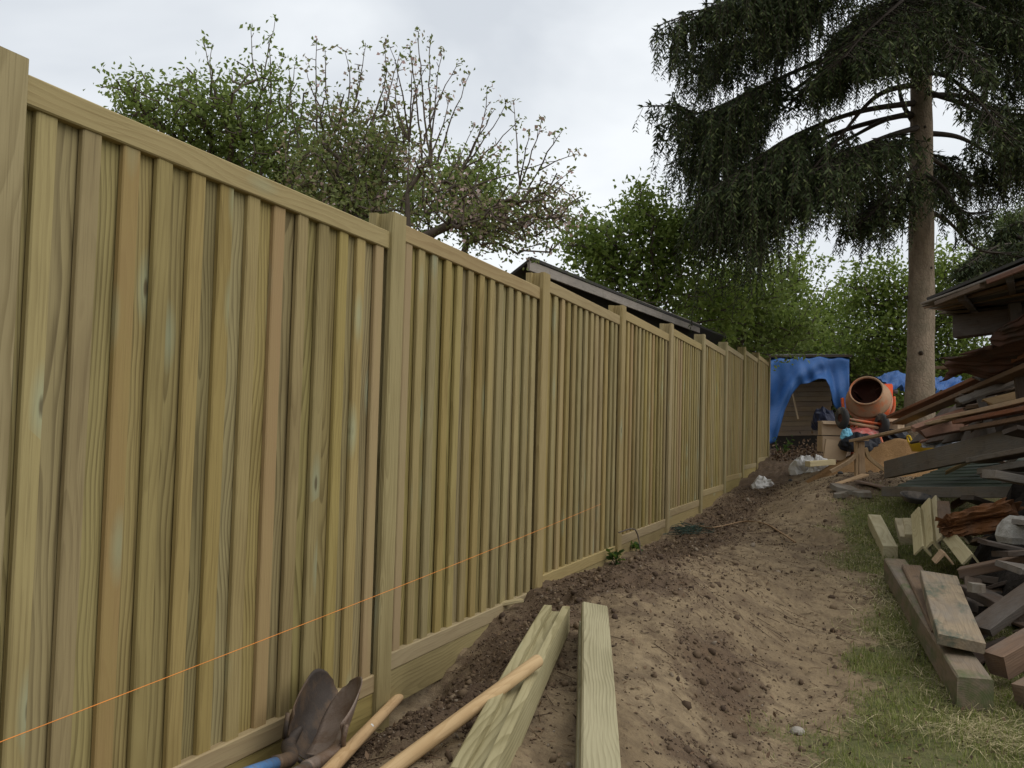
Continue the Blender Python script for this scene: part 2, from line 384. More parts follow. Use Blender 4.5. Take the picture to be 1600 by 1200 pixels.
m = NT('sand'); co = m.coord(); a = m.noise(co, 2.5, 6, .65).outputs['Fac']; b_ = m.noise(co, 60, 3, .7).outputs['Fac']
cc = m.mix(m.mr(a, .3, .7), (.25, .145, .06), (.19, .102, .04)); cc = m.mix(m.mr(b_, .5, .8, 0, .6), cc, (.31, .20, .10))
m.bump(m.math('ADD', b_, m.math('MULTIPLY', a, 3)), .8, .02); M_SAND = m.fin(cc, .95)

m = NT('bark'); co = m.coord()
f1 = m.noise(m.vm('MULTIPLY', co, (9, 9, 3.5)), 1, 6, .68).outputs['Fac']; f2 = m.noise(co, 2.2, 4, .6).outputs['Fac']
vo = m.n('TexVoronoi'); m.l(m.vm('MULTIPLY', co, (26, 26, 15)), vo.inputs['Vector']); vo.feature = 'DISTANCE_TO_EDGE'; vo.inputs['Scale'].default_value = 1
cc = m.mix(m.mr(f1, .3, .7), (.19, .145, .10), (.35, .275, .195)); cc = m.mix(m.mr(f2, .45, .7, 0, .5), cc, (.12, .115, .075))
cc = m.mix(m.mr(vo.outputs['Distance'], .10, 0, 0, .22), cc, (.07, .055, .04))
m.bump(m.math('ADD', f1, m.math('MULTIPLY', m.mr(vo.outputs['Distance'], 0, .2), .35)), .7, .02); M_BARK = m.fin(cc, .95)
def twigmat(name, c):
    m = NT(name); n = m.noise(m.coord(), 12, 4, .6).outputs['Fac']
    return m.fin(m.mix(m.mr(n, .3, .7), tuple(x*.65 for x in c), c), .9)
M_TWIG = twigmat('twig_bark', (.125, .098, .075)); M_TWIGD = twigmat('spruce_twig', (.055, .042, .03))

def leafmat(name, a, b, trans=.45, third=None, tw=.2):
    m = NT(name); g = m.n('NewGeometry'); r = g.outputs['Random Per Island']
    col = m.mix(r, a, b)
    if third: col = m.mix(m.math('GREATER_THAN', m.math('FRACT', m.math('MULTIPLY', r, 13.7)), 1-tw), col, third)
    m.fin(col, .6); m.b.inputs['Specular IOR Level'].default_value = .12; tr = m.n('BsdfTranslucent'); m.l(m.mix(.45, col, (.20, .28, .03)) if trans > .2 else col, tr.inputs[0])
    ms = m.n('MixShader'); ms.inputs[0].default_value = trans; m.l(m.b.outputs[0], ms.inputs[1]); m.l(tr.outputs[0], ms.inputs[2])
    m.l(ms.outputs[0], m.out.inputs[0]); return m.m
L_HAW = leafmat('leaf_mid_green', (.125, .175, .050), (.28, .34, .115))
L_DEEP = leafmat('leaf_deep_green', (.07, .105, .028), (.17, .215, .06))
L_FRESH = leafmat('leaf_fresh_green', (.12, .18, .038), (.28, .34, .095))
L_APPLE = leafmat('leaf_apple', (.12, .15, .055), (.27, .29, .125), third=(.26, .2, .13))
L_PALE = leafmat('leaf_hazy_green', (.10, .135, .065), (.17, .20, .11))
L_BLOS = leafmat('blossom', (.42, .27, .25), (.62, .48, .46), .3)
L_SPRUCE = leafmat('spruce_needles', (.024, .035, .014), (.062, .080, .030), .12, third=(.115, .135, .05), tw=.16)
L_GRASS = leafmat('grass_blade', (.12, .145, .036), (.24, .255, .08), .35, third=(.32, .285, .14), tw=.35)
L_STRAW = leafmat('dry_straw', (.26, .22, .115), (.48, .41, .235), .1)
L_WEED = leafmat('weed_leaf', (.03, .065, .022), (.05, .10, .03))
L_LITTER = leafmat('dead_leaf', (.10, .06, .035), (.21, .14, .085), .1, third=(.05, .03, .02), tw=.4)

# soil: dry trodden crust, dug damp earth and turf are told apart by what lies there (attributes)
m = NT('soil'); g = m.n('NewGeometry'); co = g.outputs['Position']
at1 = m.n('Attribute'); at1.attribute_name = 'dug'; at2 = m.n('Attribute'); at2.attribute_name = 'turf'
a = m.noise(co, 1.6, 5, .6).outputs['Fac']; b_ = m.noise(co, 9, 6, .68).outputs['Fac']; c_ = m.noise(co, 46, 4, .7).outputs['Fac']; d_ = m.noise(co, 160, 3, .7).outputs['Fac']
dry = m.mix(m.mr(a, .3, .7), (.200, .145, .083), (.285, .215, .128)); dry = m.mix(m.mr(b_, .42, .68, 0, .8), dry, (.105, .072, .043)); dry = m.mix(m.mr(m.noise(co, 3.2, 5, .65).outputs['Fac'], .50, .66, 0, .6), dry, (.095, .064, .040))
wet = m.mix(m.mr(b_, .3, .7), (.070, .045, .029), (.135, .092, .056)); wet = m.mix(m.mr(a, .60, .70, 0, .45), wet, (.165, .105, .055))
f = m.math('ADD', at1.outputs['Fac'], m.mr(b_, .3, .7, -.28, .28), clamp=True)
col = m.mix(m.mr(f, .25, .62), dry, wet)
col = m.mix(m.mr(c_, .56, .70, 0, .7), col, (.055, .037, .026)); col = m.mix(m.mr(d_, .60, .72, 0, .5), col, (.25, .20, .145))
tf = m.mix(m.mr(b_, .35, .65), (.080, .092, .028), (.15, .138, .058)); tf = m.mix(m.mr(c_, .5, .7, 0, .6), tf, (.045, .034, .021))
col = m.mix(m.mr(m.math('ADD', at2.outputs['Fac'], m.mr(c_, .3, .7, -.3, .3)), .35, .7), col, tf)
m.bump(m.math('ADD', m.math('MULTIPLY', c_, 1.), m.math('MULTIPLY', d_, .5)), .9, .012); M_SOIL = m.fin(col, .97)
m = NT('clod'); r = m.n('NewGeometry').outputs['Random Per Island']
M_CLOD = m.fin(m.ramp(r, (0, (.055, .036, .024)), (.55, (.11, .075, .046)), (.93, (.18, .13, .08)), (1, (.24, .20, .155))), .97)

# ------------------------------------------------------------------ ground: one sheet to the horizon
def axis(parts):
    out = []
    for a, b, s in parts:
        n = max(1, int(round((b-a)/s))); out += list(a+(b-a)*np.arange(n)/n)
    return np.array(out+[parts[-1][1]])
xs = axis([(-400, -40, 60), (-40, -6, 4), (-6, -2, .4), (-2, .75, .0135), (.75, 2.2, .05), (2.2, 6, .3), (6, 40, 4), (40, 400, 60)])
ys = axis([(-300, -20, 40), (-20, 0, 2), (0, 1.6, .2), (1.6, 4.2, .013), (4.2, 7.5, .02), (7.5, 13, .04), (13, 22, .12), (22, 40, 1), (40, 400, 40)])
X, Y = np.meshgrid(xs, ys); Z = ground_h(X, Y)
nx, ny = len(xs), len(ys); V = np.stack([X, Y, Z], -1).reshape(-1, 3)
i = np.arange(ny-1)[:, None]*nx+np.arange(nx-1)[None]
F = np.stack([i, i+1, i+nx+1, i+nx], -1).reshape(-1, 4)
me = npmesh('ground', V, F, True)
for nm, arr in (('dug', soil_rough(X, Y)), ('turf', grassy(X, Y))):
    me.attributes.new(nm, 'FLOAT', 'POINT').data.foreach_set('value', arr.astype(np.float32).ravel())
gr = link('ground', me, M_SOIL); gr['kind'] = 'structure'

# ------------------------------------------------------------------ the fence
FX = -1.865; PW = .115; PITCHY = 1.93; Y0 = 1.65
TOPS = {-1: .80, 0: .857, 1: .915, 2: .983, 3: 1.045, 4: 1.125, 5: 1.222, 6: 1.322, 7: 1.432, 8: 1.515, 9: 1.585}
fence = thing('timber_fence', (FX, Y0, 0), 'long new fence of upright green-tinted treated boards between slotted posts', 'fence')
HSEC = lambda w, d, sl, sx0, sx1: [(-d, -w/2), (-sx1, -w/2), (-sx1, -w/2+sl), (-sx0, -w/2+sl), (-sx0, -w/2), (-.006, -w/2), (0, -w/2+.006), (0, w/2-.006), (-.006, w/2),
                                   (-sx0, w/2), (-sx0, w/2-sl), (-sx1, w/2-sl), (-sx1, w/2), (-d, w/2)]
pv, pf = prism(HSEC(PW, .12, .026, .027, .084), 2.75); post_me = mesh('post', pv, pf)
V8, F8 = prism(chamf(.020, .064, .004), 1.765, 4); board_front = mesh('board', V8, F8)
V8, F8 = prism(chamf(.016, .112, .002), 1.765, 4); board_back = mesh('board', V8, F8)
RL = PITCHY-PW+.03
V8, F8 = prism(chamf(.050, .074, .004), RL, 4); rail_me = mesh('top_rail', V8, F8)
V8, F8 = prism(chamf(.034, .155, .003), RL, 2); grav_me = mesh('gravel_board', V8, F8)
V8, F8 = prism(chamf(.022, .06, .002), RL, 1); back_me = mesh('panel', V8, F8)
QY = frame_quat((0, 1, 0), (0, 0, 1))                      # local z lies along the fence
for me_, m_ in ((post_me, M_POST), (board_front, M_FENCE), (board_back, M_BACK), (rail_me, M_RAIL), (grav_me, M_FENCE), (back_me, M_FENCE)): me_.materials.append(m_)
for n in range(-1, 10):
    zt = EZ+TOPS[n]-.012; yr = Y0+n*PITCHY
    p = link('post', post_me, None, fence, (FX+random.uniform(-.004, .004), yr-PW/2, zt-2.75)); p.rotation_euler = (random.uniform(-.004, .004), random.uniform(-.003, .003), 0)
    if n == 9: break
    y0 = yr-.015; zr = zt-.024; xf = FX-.020
    # rail axes: local x = world ?, so thickness/width are set by the frame below
    pan = link('panel', back_me, None, fence, (FX-.080, y0, zr-.95)); pan.rotation_mode = 'QUATERNION'
    pan.rotation_quaternion = (1, 0, 0, 0)
    pan.data = back_me
    # the panel's own mesh is its hidden rear rail, laid along the fence
    ym = y0+RL/2
    for nm, zc in (('top_rail', zr-.037), ('bottom_rail', zr-1.82-.037)):
        q = link(nm, rail_me, None, pan, (xf-.025, y0, zc), QY)
    nb = 13; inner0 = yr; inner1 = yr+PITCHY-PW; pt = (inner1-inner0)/nb
    zb = zr-.074-1.757
    for k in range(nb):
        yc = inner0+(k+.5)*pt+.014
        b = link('board', board_front, None, pan, (xf-.008-.010+random.uniform(-.002, .002), yc+random.uniform(-.005, .005), zb))
        b.rotation_euler = (random.uniform(-.0025, .0025), random.uniform(-.001, .001), random.uniform(-.03, .03))
    for k in range(nb+1):
        yc = min(max(inner0+k*pt+.014, inner0+.045), inner1-.045)
        b = link('board', board_back, None, pan, (xf-.0285-.008+random.uniform(-.001, .001), yc, zb))
        b.rotation_euler = (0, 0, random.uniform(-.012, .012))
    link('gravel_board', grav_me, None, fence, (xf-.022, y0, zr-1.894-.0785), QY)
# rear rails must lie along the fence: bake that turn into their mesh
back_me.transform(QY.to_matrix().to_4x4())

# string line stretched along the boards
p0 = P(969, 789, 6.9); p0.x = FX+.010
yy = p0.y
a = P(-40, 1175, 2.02)
pts = [p0.lerp(a, t/30)+Vector((0, 0, -.012*math.sin(math.pi*t/30))) for t in range(31)]
v, f = polytube(pts, .0011, 5)
tagit(mobj('string_line', v, f, M_STRING), 'thin orange string line stretched low across the fence boards', 'string')

# ------------------------------------------------------------------ shed roof beyond the fence
A = P(826, 412, 9.5); B = P(1092, 514, 14.6); B.z = A.z-.02
d = (B-A).normalized(); nrm = Vector((-d.y, d.x, 0)); nrm = nrm if nrm.x < 0 else -nrm
shed = thing('garden_shed', Vector((A.x, A.y, gz(A.x, A.y))), 'dark garden shed behind the fence with weathered grey fascia board under a felt roof', 'shed')
beam('fascia_board', A, B, .028, .14, M_FASCIA, shed, warp=.004)
E_ = B+d*1.5
def slab(c, t, up=Vector((0, 0, 1))):
    c = [Vector(q) for q in c]; return c+[q-up*t for q in c], [(0, 1, 2, 3), (7, 6, 5, 4), (0, 4, 5, 1), (1, 5, 6, 2), (2, 6, 7, 3), (3, 7, 4, 0)]
up = Vector((0, 0, .070))
v, f = slab([A+up-nrm*.03, E_+up-nrm*.02-Vector((0, 0, .03)), E_+up+nrm*1.7-Vector((0, 0, 1.15)), A+up+nrm*1.7-Vector((0, 0, 1.15))], .03)
mobj('roof', v, f, M_FELT, shed)
dz_ = Vector((0, 0, 1.15)); v, f = slab([A+nrm*.25+d*.2-dz_*.2, E_+nrm*.25-d*.2-dz_*.2, E_+nrm*1.6-d*.2-dz_, A+nrm*1.6+d*.2-dz_], 1.6)
mobj('wall', v, f, M_SHEDWALL, shed)
for k in range(9):
    q = A+d*(.35+k*.62)+nrm*.03
    beam('rafter', q+Vector((0, 0, .0)), q+nrm*.22-Vector((0, 0, .045)), .045, .08, M_DARK, shed, nseg=1)

# ------------------------------------------------------------------ trees
def rand_ball(n):
    v = RNG.normal(size=(n, 3)); v /= np.linalg.norm(v, axis=1, keepdims=True); return v*RNG.random((n, 1))**(1/2.4)
def grow(trunk, pts, step=.28, pen=.22, droop=0.):
    """join crown points to a trunk polyline into one branching skeleton"""
    nod = [np.array(p, float) for p in trunk]; par = [-1]+list(range(len(trunk)-1))
    dep = [0.]
    for k in range(1, len(nod)): dep.append(dep[-1]+.3*np.linalg.norm(nod[k]-nod[k-1]))
    cap = len(nod)+len(pts)*8+50
    N = np.zeros((cap, 3)); D = np.full(cap, 1e9); n = len(nod); N[:n] = nod; D[:n] = dep
    par = par+[0]*(cap-n); tips = []
    T = N[:n].copy()
    o = np.argsort([np.min(np.linalg.norm(T-p, axis=1)) for p in pts])
    for k in o:
        p = pts[k]; dd = np.linalg.norm(N[:n]-p, axis=1)
        j = int(np.argmin(dd+pen*D[:n]+np.where(N[:n, 2] > p[2]+.1, .35, 0))); L = dd[j]; m_ = max(1, int(L/step)); m_ = min(m_, 7)
        q0 = N[j].copy(); jj = j
        for s in range(1, m_+1):
            if n >= cap: break
            t = s/m_; q = q0*(1-t)+p*t
            if s < m_: q = q+RNG.normal(size=3)*.05*L/m_+np.array([0, 0, .10*L*math.sin(math.pi*t)])
            N[n] = q; D[n] = D[jj]+np.linalg.norm(q-N[jj]); par[n] = jj; jj = n; n += 1
        tips.append(jj)
    return N[:n], np.array(par[:n]), tips
def skeleton_tubes(N, par, r_tip, r_max, n=5):
    cnt = np.zeros(len(N)); ch = np.zeros(len(N))
    for k in range(len(N)-1, 0, -1):
        if ch[k] == 0: cnt[k] = 1
        cnt[par[k]] += cnt[k]; ch[par[k]] += 1
    r = np.minimum(r_tip*np.maximum(cnt, 1)**.44, r_max)
    segs = [(N[par[k]], N[k], min(r[par[k]], r[k]*1.6), r[k]) for k in range(1, len(N))]
    return tubes(segs, n)
def leaves(C, size, upb=.6, fold=.25, asp=.55, dirs=None):
    n = len(C); size = np.broadcast_to(size, (n,))*RNG.uniform(.65, 1.3, n)
    A = RNG.normal(size=(n, 3)) if dirs is None else dirs+RNG.normal(size=(n, 3))*.5
    A /= np.linalg.norm(A, axis=1, keepdims=True)
    U = RNG.normal(size=(n, 3)); U[:, 2] += upb*2
    Sd = np.cross(A, U); Sd /= np.linalg.norm(Sd, axis=1, keepdims=True)+1e-9; Nn = np.cross(Sd, A)
    a = A*size[:, None]; s = Sd*(size*asp/2)[:, None]; h = Nn*(size*fold*asp)[:, None]
    V = np.stack([C, C+a*.5+s+h, C+a, C+a*.5-s+h], 1).reshape(-1, 3)
    return V, np.arange(n*4).reshape(n, 4)
def tree(name, label, blobs, base, npts, nleaf, lsize, leafm, spread=.13, blossom=0, r_tip=.006, r_max=.12, lean=(0, 0), trunkm=None, pen=.22, shoots=(), shoot_leaf=6, group=None, cat='tree', trunk_top=None, inner=.15):
    """blobs: (px, py, depth, radius px, radius py, weight) of crown masses; base: (px, depth) of the foot"""
    bp = P(base[0], 690, base[1]); z0 = gz(bp.x, bp.y)-.05
    root = Vector((bp.x, bp.y, z0)); t = thing(name, root, label, cat, group)
    w = np.array([b[5] for b in blobs], float); w /= w.sum(); pts = []
    for b, ww in zip(blobs, w):
        c = np.array(P(b[0], b[1], b[2])); rx = b[3]/FPX*b[2]; rz = b[4]/FPX*b[2]; k = max(3, int(npts*ww))
        u = rand_ball(k); q = u*np.array([rx, max(rx, .8)*.8, rz])
        q *= (1+.3*RNG.normal(size=(k, 1))*.5)
        pts.append(c+q)
    pts = np.concatenate(pts); cen = pts.mean(0)
    top = np.array(trunk_top if trunk_top is not None else (cen*.75+np.array(root)*.25)); rt = np.array(root)
    trunk = [rt*(1-s)+top*s+np.array([.12*math.sin(3*s+root.x), .12*math.sin(4*s+root.y), 0])*s for s in np.linspace(0, 1, 9)]
    N, par, tips = grow(trunk, pts, pen=pen)
    tipP = [N[k] for k in tips]; tipD = [N[k]-N[par[k]] for k in tips]; V, F = skeleton_tubes(N, par, r_tip, r_max)
    extra = []
    segs = []
    for (a, b_, nl) in shoots:                 # straight young shoots standing out of the crown
        a = np.array(P(*a)); b_ = np.array(P(*b_)); a = N[int(np.argmin(np.linalg.norm(N-a, axis=1)+.15*np.linalg.norm(N-b_, axis=1)))].copy(); L = np.linalg.norm(b_-a); st = max(4, int(L/.09)); prev = a
        bow = RNG.normal(size=3)*.03*L
        for s in range(1, st+1):
            tt = s/st; q = a*(1-tt)+b_*tt+bow*math.sin(math.pi*tt)+RNG.normal(size=3)*.006
            r_ = .006+.005*L; segs.append((prev, q, r_*(1-.75*(s-1)/st), r_*(1-.75*s/st))); prev = q
            if tt > .25 and RNG.random() < .8:
                side = RNG.normal(size=3); side[2] = abs(side[2]); sp = q+side*.03
                segs.append((q, sp, .004, .003)); extra.append((sp, nl))
        extra.append((prev, nl+2))
    if segs:
        V2, F2 = tubes(segs, 5); F = np.concatenate([F, F2+len(V)]); V = np.concatenate([V, V2])
    link('trunk', npmesh('trunk', V-rt, F, True), trunkm or M_TWIG, t, root)
    C = []; T = np.array(tipP); TD = np.array(tipD)
    for s in range(nleaf):
        fr = RNG.random((len(T), 1))
        C.append(T-TD*fr*1.0+np.clip(RNG.normal(size=T.shape), -1.4, 1.4)*spread)
    sel = RNG.random(len(N)) < inner
    C.append(N[9:][sel[9:]]+RNG.normal(size=(sel[9:].sum(), 3))*spread)
    for q, nl in extra: C.append(q+RNG.normal(size=(nl, 3))*.022)
    C = np.concatenate(C)
    if nleaf or extra:
        V, F = leaves(C, lsize); link('crown', npmesh('crown', V-rt, F), leafm, t, root)
    if blossom:
        Cb = []
        for k in RNG.choice(len(T), int(len(T)*min(1, blossom)), replace=blossom > 1):
            m_ = RNG.integers(3, 8); Cb.append(T[k]+RNG.normal(size=(m_, 3))*.05)
        for q, nl in extra:
            if RNG.random() < .35: Cb.append(q+RNG.normal(size=(3, 3))*.02)
        V, F = leaves(np.concatenate(Cb), .036, asp=.95); link('blossom', npmesh('blossom', V-rt, F), L_BLOS, t, root)
    return t

tree('leafy_tree', 'bushy green-leaved tree leftmost behind the fence, above the nearest panel', [(255, 175, 9, 75, 55, .8), (330, 170, 9.2, 80, 65, 1.2), (410, 190, 9.4, 90, 90, 1.6), (340, 260, 9.4, 110, 60, 1), (460, 270, 9.6, 90, 80, 1.3), (205, 165, 8.8, 35, 30, .25), (360, 380, 9.5, 120, 70, 1.0)],
     (380, 9.6), 760, 16, .056, L_HAW, spread=.09, inner=.2, shoots=[((330, 170, 9), (318, 62, 9), 3), ((340, 160, 9), (330, 70, 9.1), 3), ((405, 150, 9.3), (392, 45, 9.3), 3), ((415, 150, 9.3), (430, 30, 9.4), 3), ((430, 160, 9.3), (420, 60, 9.2), 3), ((400, 130, 9.2), (447, 90, 9.3), 3), ((450, 170, 9.3), (462, 95, 9.5), 3)])
tree('blossoming_apple_tree', 'apple tree in blossom and young leaf just left of the half-bare twiggy one', [(540, 230, 9, 75, 85, 1.4), (600, 270, 8.9, 60, 90, 1.2), (500, 290, 8.7, 80, 60, 1.0), (590, 210, 9.2, 50, 60, .6), (560, 320, 8.6, 90, 40, .8), (560, 430, 8.8, 90, 60, .8)],
     (565, 9), 600, 14, .050, L_APPLE, blossom=.16, spread=.09, shoots=[((500, 190, 9), (494, 65, 9), 3), ((505, 190, 9), (508, 80, 9.1), 3), ((545, 190, 9), (538, 80, 9), 3), ((555, 190, 9), (572, 70, 9), 3), ((540, 180, 9.1), (560, 110, 9.1), 3), ((590, 190, 9), (602, 70, 9), 3), ((600, 180, 9), (625, 85, 9.1), 3), ((520, 180, 8.9), (478, 110, 9), 3), ((460, 230, 8.8), (452, 110, 8.8), 4), ((620, 230, 9), (600, 110, 9), 3)])
tw = []
for (a, b) in [((664, 330), (640, 70)), ((664, 320), (653, 50)), ((668, 300), (672, 62)), ((672, 260), (690, 85)), ((655, 220), (622, 110)), ((660, 180), (612, 75)), ((668, 250), (705, 150)), ((690, 220), (733, 118)), ((700, 200), (716, 100)), ((666, 330), (740, 200)), ((740, 205), (762, 140)), ((735, 210), (790, 165)), ((670, 335), (780, 235)), ((770, 240), (815, 185)), ((775, 240), (828, 205)),
               ((700, 320), (870, 250)), ((800, 270), (845, 190)), ((830, 262), (878, 205)), ((840, 262), (905, 240)), ((720, 345), (870, 300)), ((820, 315), (888, 270)), ((830, 312), (900, 345)), ((760, 330), (700, 230)), ((745, 340), (840, 370)), ((790, 255), (800, 160)), ((640, 200), (596, 130)), ((630, 160), (645, 95)), ((680, 180), (668, 100)), ((720, 240), (775, 170))]:
    z = 8.4+random.uniform(-.5, .5); tw.append(((a[0], a[1], 8.4), (b[0], b[1], z), 3))
tree('twiggy_apple_tree', 'half-bare apple tree of upright twigs with pink blossom low on its right', [(800, 350, 8.4, 85, 45, 1.3), (850, 320, 8.5, 50, 45, .8), (740, 330, 8.3, 60, 50, .7), (690, 290, 8.4, 45, 60, .3)],
     (662, 8.4), 300, 8, .042, L_APPLE, blossom=.4, shoots=tw, r_max=.05, trunk_top=np.array(P(660, 225, 8.4)), spread=.09)
tree('leafy_tree', 'round green tree seen through the twigs of the half-bare apple tree', [(740, 290, 12, 75, 50, 1.2), (680, 310, 12.2, 70, 60, 1), (770, 340, 12, 60, 50, .8)], (730, 12), 300, 13, .075, L_HAW)
tree('leafy_tree', 'dark green tree deep behind the blossoming apple tree', [(420, 300, 13, 160, 70, 1.5), (560, 320, 13, 120, 70, 1.2), (300, 250, 13, 110, 60, 1.)], (450, 13), 420, 12, .085, L_DEEP)
tree('leafy_tree', 'fresh green tree standing behind the grey shed roof', [(960, 400, 15, 75, 60, 1.3), (1000, 340, 15, 45, 35, .6), (920, 380, 14.8, 45, 40, .6), (1050, 400, 15.5, 70, 65, 1.3), (1000, 460, 15, 110, 50, 1.2), (1010, 310, 15, 18, 22, .15), (1070, 350, 15.4, 35, 35, .4), (1120, 470, 16, 70, 60, .9)],
     (1010, 15), 800, 15, .092, L_FRESH, spread=.18, shoots=[((1000, 350, 15), (1002, 292, 15), 7), ((1070, 360, 15.4), (1063, 325, 15.4), 6), ((940, 370, 15), (905, 320, 15), 6)])
tree('leafy_tree', 'deep green tree filling the gap beneath the big spruce bough', [(1160, 440, 18, 80, 60, 1.2), (1110, 500, 18, 80, 50, 1.1), (1200, 510, 18.5, 80, 50, 1.1), (1060, 360, 19, 40, 30, .25)], (1150, 18), 620, 15, .10, L_HAW, spread=.2)
sh = []
for (a, b) in [((1190, 440), (1185, 375)), ((1205, 440), (1215, 335)), ((1215, 430), (1228, 350)), ((1240, 450), (1262, 325)), ((1250, 450), (1252, 340)), ((1230, 440), (1272, 380)), ((1260, 470), (1300, 405)), ((1270, 480), (1320, 435)), ((1225, 480), (1285, 400)), ((1300, 500), (1322, 408)), ((1200, 470), (1198, 350))]:
    sh.append(((a[0], a[1], 25), (b[0], b[1], 25+random.uniform(-.5, .5)), 5))
tree('leafy_tree', 'sparse light-green tree of tall shoots just left of the spruce trunk', [(1230, 450, 25, 50, 55, .6), (1280, 520, 25, 75, 50, 1), (1220, 520, 25, 60, 45, .8), (1310, 480, 25, 40, 40, .25)], (1250, 25), 620, 15, .11, L_FRESH, spread=.22, shoots=sh, r_tip=.008)
tree('leafy_tree', 'light-green bushy tree directly behind the spruce trunk', [(1380, 460, 21, 60, 55, 1.1), (1360, 520, 21, 70, 45, 1), (1475, 440, 21, 50, 60, 1.), (1480, 520, 21, 60, 60, 1.1), (1420, 560, 21, 90, 45, 1), (1335, 450, 21, 30, 35, .25), (1500, 580, 21, 60, 50, .8)], (1410, 21), 1000, 15, .105, L_FRESH, spread=.2, shoots=[((1345, 470, 21), (1338, 410, 21), 7), ((1365, 440, 21), (1360, 400, 21), 7), ((1395, 430, 21), (1402, 390, 21), 7)])
tree('leafy_tree', 'pale hazy tree at the far right edge, beyond the rubbish pile', [(1590, 360, 38, 45, 35, 1.2), (1560, 400, 38, 50, 35, 1), (1640, 350, 38, 60, 60, 1.2), (1600, 430, 38, 90, 40, 1)], (1600, 38), 650, 20, .15, L_PALE)
tree('hedge', 'tall dark hedge closing off the plot behind the blue tarpaulin', [(1180, 560, 24, 75, 42, 1), (1260, 570, 24, 80, 45, 1), (1340, 575, 24, 80, 48, 1), (1420, 600, 24.5, 90, 50, 1), (1500, 610, 24, 90, 50, 1), (1590, 600, 24, 90, 60, 1), (1120, 545, 23, 60, 35, .6), (1290, 640, 23.5, 160, 40, .9), (1400, 650, 24, 90, 40, .6), (1500, 660, 23, 90, 35, .8), (1590, 650, 23, 80, 45, .8), (1660, 620, 23, 70, 70, .6), (1330, 682, 23.5, 120, 22, .7), (1450, 686, 23, 90, 22, .6), (1240, 690, 23.8, 60, 18, .4), (1560, 690, 23, 90, 22, .5)], (1310, 24), 3300, 15, .12, L_DEEP, spread=.16, cat='hedge', r_max=.06)

